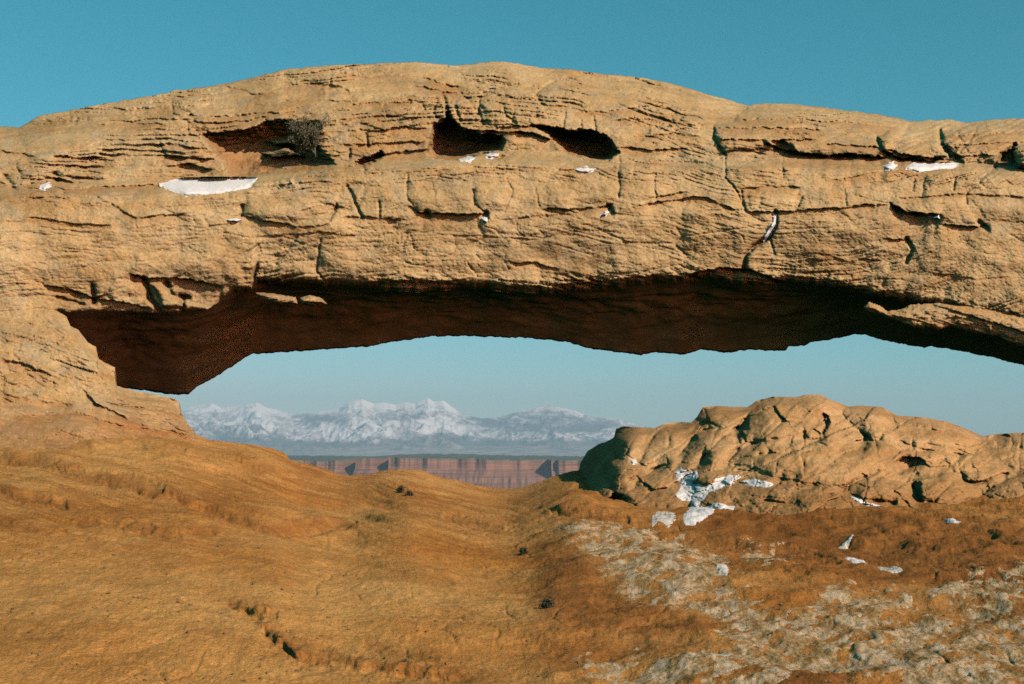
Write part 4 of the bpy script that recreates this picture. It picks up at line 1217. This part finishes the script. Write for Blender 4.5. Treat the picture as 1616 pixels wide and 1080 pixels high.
snow_patch([(759, 345), (764, 341), (770, 343), (769, 352), (761, 351)], 'arch', .22, 'white snow lump in the dark notch below the left eye-shaped cave', 3, 0.6, rough=.3)
snow_patch([(948, 340), (955, 333), (961, 334), (956, 341)], 'arch', .22, 'white snow lump in the dark notch below the right eye-shaped cave', 3, 0.6, rough=.3)
snow_patch([(1468, 343), (1482, 339), (1484, 346), (1474, 347)], 'arch', .30, 'small snow wedge under the deep overhanging slit of the arch', 3, 0.7, rough=.4)

snow_patch([(1064, 746), (1074, 736), (1084, 744), (1098, 742), (1104, 750), (1092, 764), (1112, 768), (1132, 756), (1152, 749), (1168, 752), (1160, 762), (1138, 771), (1120, 777), (1108, 790), (1102, 800), (1122, 796), (1140, 794), (1160, 800), (1156, 809), (1136, 806), (1120, 812),
            (1106, 822), (1090, 828), (1078, 820), (1084, 806), (1092, 792), (1076, 790), (1066, 784), (1074, 770)],
           'knob', .06, 'branching white snow drift running down the gully of the knobby outcrop', 6, 1.0, rough=4)
snow_patch([(1165, 760), (1190, 756), (1222, 764), (1215, 769), (1180, 767)], 'knob', .07, 'thin snow finger along the ledge right of the branching drift', 4, 1.0, rough=2)
snow_patch([(1026, 816), (1040, 806), (1054, 810), (1066, 808), (1070, 818), (1056, 828), (1040, 824), (1030, 828)], 'ground', .012, 'grey white snow cake at the foot of the outcrop', 6, 1.0, mat=M_SNOW_OLD, rough=6)
snow_patch([(1342, 784), (1356, 785), (1366, 793), (1376, 796), (1372, 799), (1354, 794)], 'knob', .07, 'thin snow wedge in the shaded seam of the outcrop', 3, .8, rough=1)
snow_patch([(1376, 795), (1398, 800), (1394, 804), (1378, 801)], 'knob', .07, 'short snow wedge beside the thin one in the outcrop seam', 3, .8, rough=1)
snow_patch([(1490, 819), (1505, 820), (1516, 828), (1506, 830), (1494, 826)], 'knob', .07, 'snow scrap beside the low boulder lobe of the outcrop', 3, .8, rough=1)
snow_patch([(994, 724), (1003, 725), (1006, 732), (998, 734)], 'knob', .2, 'tiny snow ball in the crack of the outcrop near its dark face', 3, .7, rough=.5)
snow_patch([(1333, 876), (1348, 874), (1362, 878), (1370, 882), (1364, 887), (1346, 885)], 'ground', .022, 'clean white snow patch on the red ground', 4, .9, rough=1.5)
snow_patch([(1384, 892), (1398, 889), (1418, 894), (1426, 900), (1408, 902), (1390, 898)], 'ground', .022, 'dirty snow patch beside the clean white one on the red ground', 4, .9, mat=M_SNOW_OLD, rough=2)
snow_patch([(1130, 895), (1146, 893), (1152, 905), (1148, 918), (1132, 914)], 'ground', .022, 'bright snow cake at the edge of the sandy ice crust', 4, .9, mat=M_SNOW_OLD, rough=2)
snow_patch([(1322, 856), (1346, 840), (1350, 842), (1334, 858)], 'ground', .022, 'narrow slanting snow streak on the red ground', 3, .8, mat=M_SNOW_OLD, rough=1)


# ================================================================= BOULDER AND PLANTS
slab_b = slab('boulder', [(1598, 240), (1604, 231), (1618, 228), (1640, 230), (1652, 242), (1650, 260), (1630, 270), (1606, 266)], float(arch_depth(np.array([[1612.]]), np.array([[262.]]))[0, 0]) - .15, .55, M_ARCH, None,
              P(1625., 268., 24.6), step=1.2, e=10, seed=21)
tag(slab_b, 'rounded boulder wedged on the ledge at the end of the arch', 'boulder')


def tube(path, r0, r1, sides=5):
    """vertices and quads of a tapering tube along path"""
    path = np.array(path, float)
    n = len(path)
    V, Q = [], []
    for i in range(n):
        d = path[min(i + 1, n - 1)] - path[max(i - 1, 0)]
        d /= np.linalg.norm(d) + 1e-9
        a = np.cross(d, (0.3, 0.9, 0.31))
        a /= np.linalg.norm(a) + 1e-9
        b = np.cross(d, a)
        r = r0 + (r1 - r0) * i / (n - 1)
        for k in range(sides):
            t = 2 * math.pi * k / sides
            V.append(path[i] + r * (math.cos(t) * a + math.sin(t) * b))
    for i in range(n - 1):
        for k in range(sides):
            Q.append((i * sides + k, i * sides + (k + 1) % sides, (i + 1) * sides + (k + 1) % sides, (i + 1) * sides + k))
    return V, Q


def merge(parts):
    V, Q, o = [], [], 0
    for v, q in parts:
        V += list(v)
        Q += [tuple(i + o for i in f) for f in q]
        o += len(v)
    return np.array(V), np.array(Q)


def shrub(name, base, lean, height, spread, nbranch, nleaf, mats, label, seed, leaf=0.02):
    rnd = random.Random(seed)
    base = np.array(base, float)
    root = empty(name, base)
    trunk_path = [base + np.array(lean) * height * f * 0.30 + np.array([rnd.uniform(-.03, .03) * height for _ in range(3)]) * (f > 0) for f in (0, .35, .7, 1)]
    V, Q = tube(trunk_path, height * .035, height * .02, 6)
    mesh_np('trunk', V, Q, mats[0], root, base)
    leaves = []
    for b in range(nbranch):
        f = rnd.uniform(.15, 1)
        i = f * 3
        k = min(int(i), 2)
        st = trunk_path[k] + (trunk_path[k + 1] - trunk_path[k]) * (i - k)
        d = np.array([rnd.uniform(-1, 1) * spread, rnd.uniform(-1, .6) * spread, rnd.uniform(.1, 1.0)]) + np.array(lean) * 1.0
        d /= np.linalg.norm(d)
        ln = height * rnd.uniform(.3, .62)
        parts = []

        def grow(s, d, ln, r, lev):
            pts = [s]
            dd = d.copy()
            for _ in range(4):
                dd = dd + np.array([rnd.uniform(-.3, .3) for _ in range(3)])
                dd /= np.linalg.norm(dd)
                pts.append(pts[-1] + dd * ln / 4)
            parts.append(tube(pts, r, r * .35, 4))
            if lev < 2:
                for _ in range(5 if lev == 0 else 4):
                    j = rnd.randint(1, 4)
                    nd = dd + np.array([rnd.uniform(-1, 1) for _ in range(3)])
                    nd /= np.linalg.norm(nd)
                    grow(pts[j], nd, ln * rnd.uniform(.3, .55), r * .5, lev + 1)
            for _ in range(nleaf):
                q = pts[rnd.randint(1, 4)] + np.array([rnd.gauss(0, 1) for _ in range(3)]) * leaf * 1.2
                leaves.append(q)
        grow(st, d, ln, height * .014, 0)
        V, Q = merge(parts)
        mesh_np('branch', V, Q, mats[0], root, base)
    if leaves:
        V, Q = [], []
        for q in leaves:
            a = np.array([rnd.gauss(0, 1) for _ in range(3)])
            a /= np.linalg.norm(a)
            b = np.cross(a, [rnd.gauss(0, 1) for _ in range(3)])
            b /= np.linalg.norm(b) + 1e-9
            s = leaf * rnd.uniform(.5, 1.1)
            n = len(V)
            V += [q - a * s, q + b * s * .45, q + a * s, q - b * s * .45]
            Q.append((n, n + 1, n + 2, n + 3))
        tag(mesh_np('foliage', np.array(V), np.array(Q), mats[1], root, base, smooth=False), kind='stuff')
    return tag(root, label, 'shrub')


sb = P(500., 250., float(arch_depth(np.array([[516.]]), np.array([[252.]]))[0, 0]) - 0.05)
shrub('dry_shrub', sb, (-.55, -.10, .9), 1.05, 1.0, 24, 9, (M_TWIG, M_LEAF), 'dry twiggy grey shrub growing from the cave ledge on the arch', 5, .022)
for (px_, py_, hh, lab, sd_) in ((632, 777, .11, 'dark low scrub in the notch of the pale mound under the arch', 1), (646, 785, .06, 'small dark scrub tuft beside the low scrub on the pale mound', 7), (864, 959, .06, 'tiny dark scrub tuft on open slickrock', 3),
                                 (826, 872, .06, 'flat dark scrub at the edge of the red hollow', 4)):
    shrub('scrub_tuft', ground_pt(np.array([float(px_)]), np.array([float(py_)]))[0], (0, 0, 1.), hh, 1.2, 6, 3, (M_SCRUB, M_SCRUB), lab, sd_, .018)

# ================================================================= FAR MESA
MES_TOP = curve([(-3000, 722), (300, 726), (455, 727), (520, 728), (560, 724), (620, 722), (700, 723), (800, 726), (920, 727), (1200, 728), (1700, 727), (4500, 724)])
mc = np.concatenate([np.linspace(-1400, 380, 200)[:-1], np.arange(380, 1000, 0.8), np.linspace(1001, 3000, 200)])


def bay(px, xl, xr, d):
    """alcove in the cliff line: slopes in from the left, sharp return wall on the right"""
    return d * ss(xl, xr - 4, px) * ss(xr + 1.5, xr - 1.0, px)


butt = 90 * fbm(mc / 40, mc * 0, 3, 701) + 14 * np.abs(fbm(mc / 16.0, mc * 0 + 3, 3, 705)) + 1.2 * fbm(mc / 2.2, mc * 0 + 5, 2, 709)
butt = butt + bay(mc, 530, 559, 420) + bay(mc, 585, 612, 480) + bay(mc, 828, 868, 520) + bay(mc, 870, 879, 70)
butt = np.where((mc < 380) | (mc > 1000), 160 * fbm(mc / 60, mc * 0, 4, 711), butt)
YM = 9000.0
rowsm, topa = [], []
ztop = P(mc, MES_TOP(mc), YM)[:, 2]
xs_ = (mc - 808) / F * YM
for dy in (3500, 1800, 700, 250, 60):
    rowsm.append(np.stack([xs_ * (1 + dy / YM * 0.0), YM + butt + dy + 0 * xs_, ztop - 4 + 11 * fbm(mc / 18, mc * 0 + dy / 500, 4, 719) + dy * 0.0005 + 3 * n2(xs_ / 300, xs_ * 0 + dy / 100, 721)], -1))
    topa.append(np.ones(len(mc)))
for k, (f, out) in enumerate(((0, 0), (.02, 1), (.08, 4), (.2, 9), (.30, 20), (.34, 55), (.40, 95), (.44, 104), (.50, 150), (.56, 190), (.62, 200), (.68, 260), (.78, 340), (.9, 430), (1.0, 520), (1.15, 700), (1.3, 1000))):
    tal = ss(.28, .6, f)
    nn = 9 * fbm(mc / 4.0, mc * 0 + f * 14, 3, 731) * (0.3 + f) + tal * 40 * fbm(mc / 9.0, mc * 0 + f * 2, 3, 735)
    rowsm.append(np.stack([xs_, YM + butt * (1 - 0.9 * tal) - out + nn, ztop - 235 * f + 11 * fbm(mc / 18, mc * 0, 4, 719) * ss(.3, .05, f)], -1))
    topa.append(np.full(len(mc), 0.8 if f < .03 else 0.0))
mm = np.array(rowsm)
tag(mesh_np('canyon_mesa', mm.reshape(-1, 3), grid_quads(*mm.shape[:2]), M_MESA, None, (0, YM, float(mm[..., 2].min())), attrs={'top': np.array(topa)}),
    'long flat-topped red cliff mesa far across the canyon', 'mesa')

# ================================================================= SNOWY MOUNTAINS
SKYL = curve([(-3200, 697), (-1500, 690), (-700, 670), (-200, 655), (100, 648), (280, 650), (300, 643), (318, 640), (335, 637), (350, 645), (370, 642), (385, 640), (405, 636), (420, 644), (440, 648), (462, 655), (500, 652), (535, 646), (550, 636), (572, 631),
              (590, 638), (605, 636), (625, 640), (640, 636), (655, 638), (675, 629), (685, 635), (700, 633), (720, 648), (735, 655), (760, 661), (790, 659), (805, 654), (820, 650), (845, 645), (868, 640), (885, 645), (905, 648),
              (930, 658), (960, 661), (975, 662), (1000, 669), (1030, 676), (1100, 688), (1300, 697), (2000, 699), (4800, 699)])
wc = np.concatenate([np.linspace(-3000, 240, 120)[:-1], np.arange(240, 1120, 1.0), np.linspace(1121, 4600, 120)])
Yk = np.concatenate([np.linspace(30000, 36000, 14)[:-1], np.linspace(36000, 50500, 150), np.linspace(51500, 56000, 10)])
WX, WY = np.meshgrid(wc, Yk)
XX = (WX - 808) / F * WY
warp = 26 * fbm(WX / 90, WY / 5000, 3, 801)
hs = (700 - SKYL(WX + warp * ss(50000, 44000, WY))) / F * 50000
near = np.clip((WY - 37000) / 13000, 0, 1)
prof = near ** 1.55
spur = ridged(XX / 2600, WY / 3400, 5, 811, 0.55) - 0.55
fall = ss(56000, 50500, WY)
H = hs * (prof + 0.62 * spur * np.sin(np.pi * np.clip(near, 0, 1)) ** 0.7) * np.where(WY > 50000, fall, 1)
foot = 420 * ss(35000, 41000, WY) * ss(50000, 43000, WY) * (0.35 + 0.8 * fbm(XX / 5200, WY / 4200, 3, 821)) * ss(1150, 900, WX)
H = np.maximum(H, foot) + (110 * ridged(XX / 1100, WY / 1300, 4, 825) - 60) * (0.12 + near)
zbase = EYE - np.interp(WY, [30000, 37000, 50000, 56000], [330, 330, 60, 60])
Z = zbase + np.maximum(H, -40)
Z = np.where((WY > 49500) & (WY < 50600), np.maximum(Z, EYE + hs), Z)
snow = ss(150, 1000, H + 380 * fbm(XX / 2000, WY / 1600, 4, 831)) * 0.62 + 0.14
forest = ss(0.15, 0.5, fbm(XX / 3000, WY / 2600, 4, 841)) * ss(1500, 900, H)
snow = 0.27 + 0.60 * (snow - 0.30 * forest)
pym = 700 - (Z - EYE) / WY * F
for bx, by, rx, ry, am_ in ((870, 666, 75, 16, .40), (500, 661, 45, 9, .45), (640, 659, 55, 8, .28), (325, 655, 25, 9, .28), (770, 668, 40, 9, .32), (950, 672, 45, 9, .28), (560, 712, 320, 9, .6), (850, 706, 180, 9, .55), (390, 702, 130, 9, .45), (690, 690, 50, 7, .25),
                            (570, 637, 40, 8, -.4), (680, 638, 40, 9, -.4), (400, 655, 40, 14, -.35), (560, 690, 110, 11, -.35), (725, 680, 60, 11, -.3), (920, 690, 90, 7, -.35), (310, 644, 30, 7, -.3)):
    snow = snow - am_ * np.exp(-((WX - bx + 12 * fbm(WX / 30, WY / 900, 3, 861)) / rx) ** 2 - ((pym - by + 4 * fbm(WX / 20, WY / 700, 3, 863)) / ry) ** 2)
plain = ss(42500, 36500, WY + 2500 * fbm(XX / 4000, WY / 3000, 4, 851))
mv = np.stack([XX, WY, Z], -1)
tag(mesh_np('snowy_mountain_range', mv.reshape(-1, 3), grid_quads(*XX.shape, flip=True), M_MOUNT, None, (0, 45000, -330), attrs={'snow': snow, 'plain': plain}), 'distant snow-covered mountain range above the red mesa', 'mountains', kind='structure')

# canyon floor reaching under the mountains
fx = np.linspace(-62000, 62000, 60)
fy = np.linspace(40, 57000, 60)
FX, FY = np.meshgrid(fx, fy)
FZ = -340 + 20 * fbm(FX / 4000, FY / 4000, 3, 901)
tag(mesh_np('canyon_floor', np.stack([FX, FY, FZ], -1).reshape(-1, 3), grid_quads(60, 60, flip=True), M_FLOOR), kind='structure')

# ================================================================= HAZE
hb = bpy.data.meshes.new('haze')
x0, x1, y0, y1, z0, z1 = -64000, 64000, -200, 58000, -420, 2100
hv = [(x0, y0, z0), (x1, y0, z0), (x1, y1, z0), (x0, y1, z0), (x0, y0, z1), (x1, y0, z1), (x1, y1, z1), (x0, y1, z1)]
hb.from_pydata(hv, [], [(0, 3, 2, 1), (4, 5, 6, 7), (0, 1, 5, 4), (1, 2, 6, 5), (2, 3, 7, 6), (3, 0, 4, 7)])
hm = bpy.data.materials.new('air')
hm.use_nodes = True
hm.node_tree.nodes.remove(hm.node_tree.nodes['Principled BSDF'])
pv = hm.node_tree.nodes.new('ShaderNodeVolumePrincipled')
pv.inputs['Color'].default_value = (0.74, 0.90, 1.0, 1)
pv.inputs['Density'].default_value = 2.5e-5
pv.inputs['Anisotropy'].default_value = 0.0
hm.node_tree.links.new(pv.outputs[0], hm.node_tree.nodes['Material Output'].inputs['Volume'])
haze = link('haze', hb, hm)
tag(haze, 'pale blue air between the arch and the far mountains', 'haze', kind='stuff')
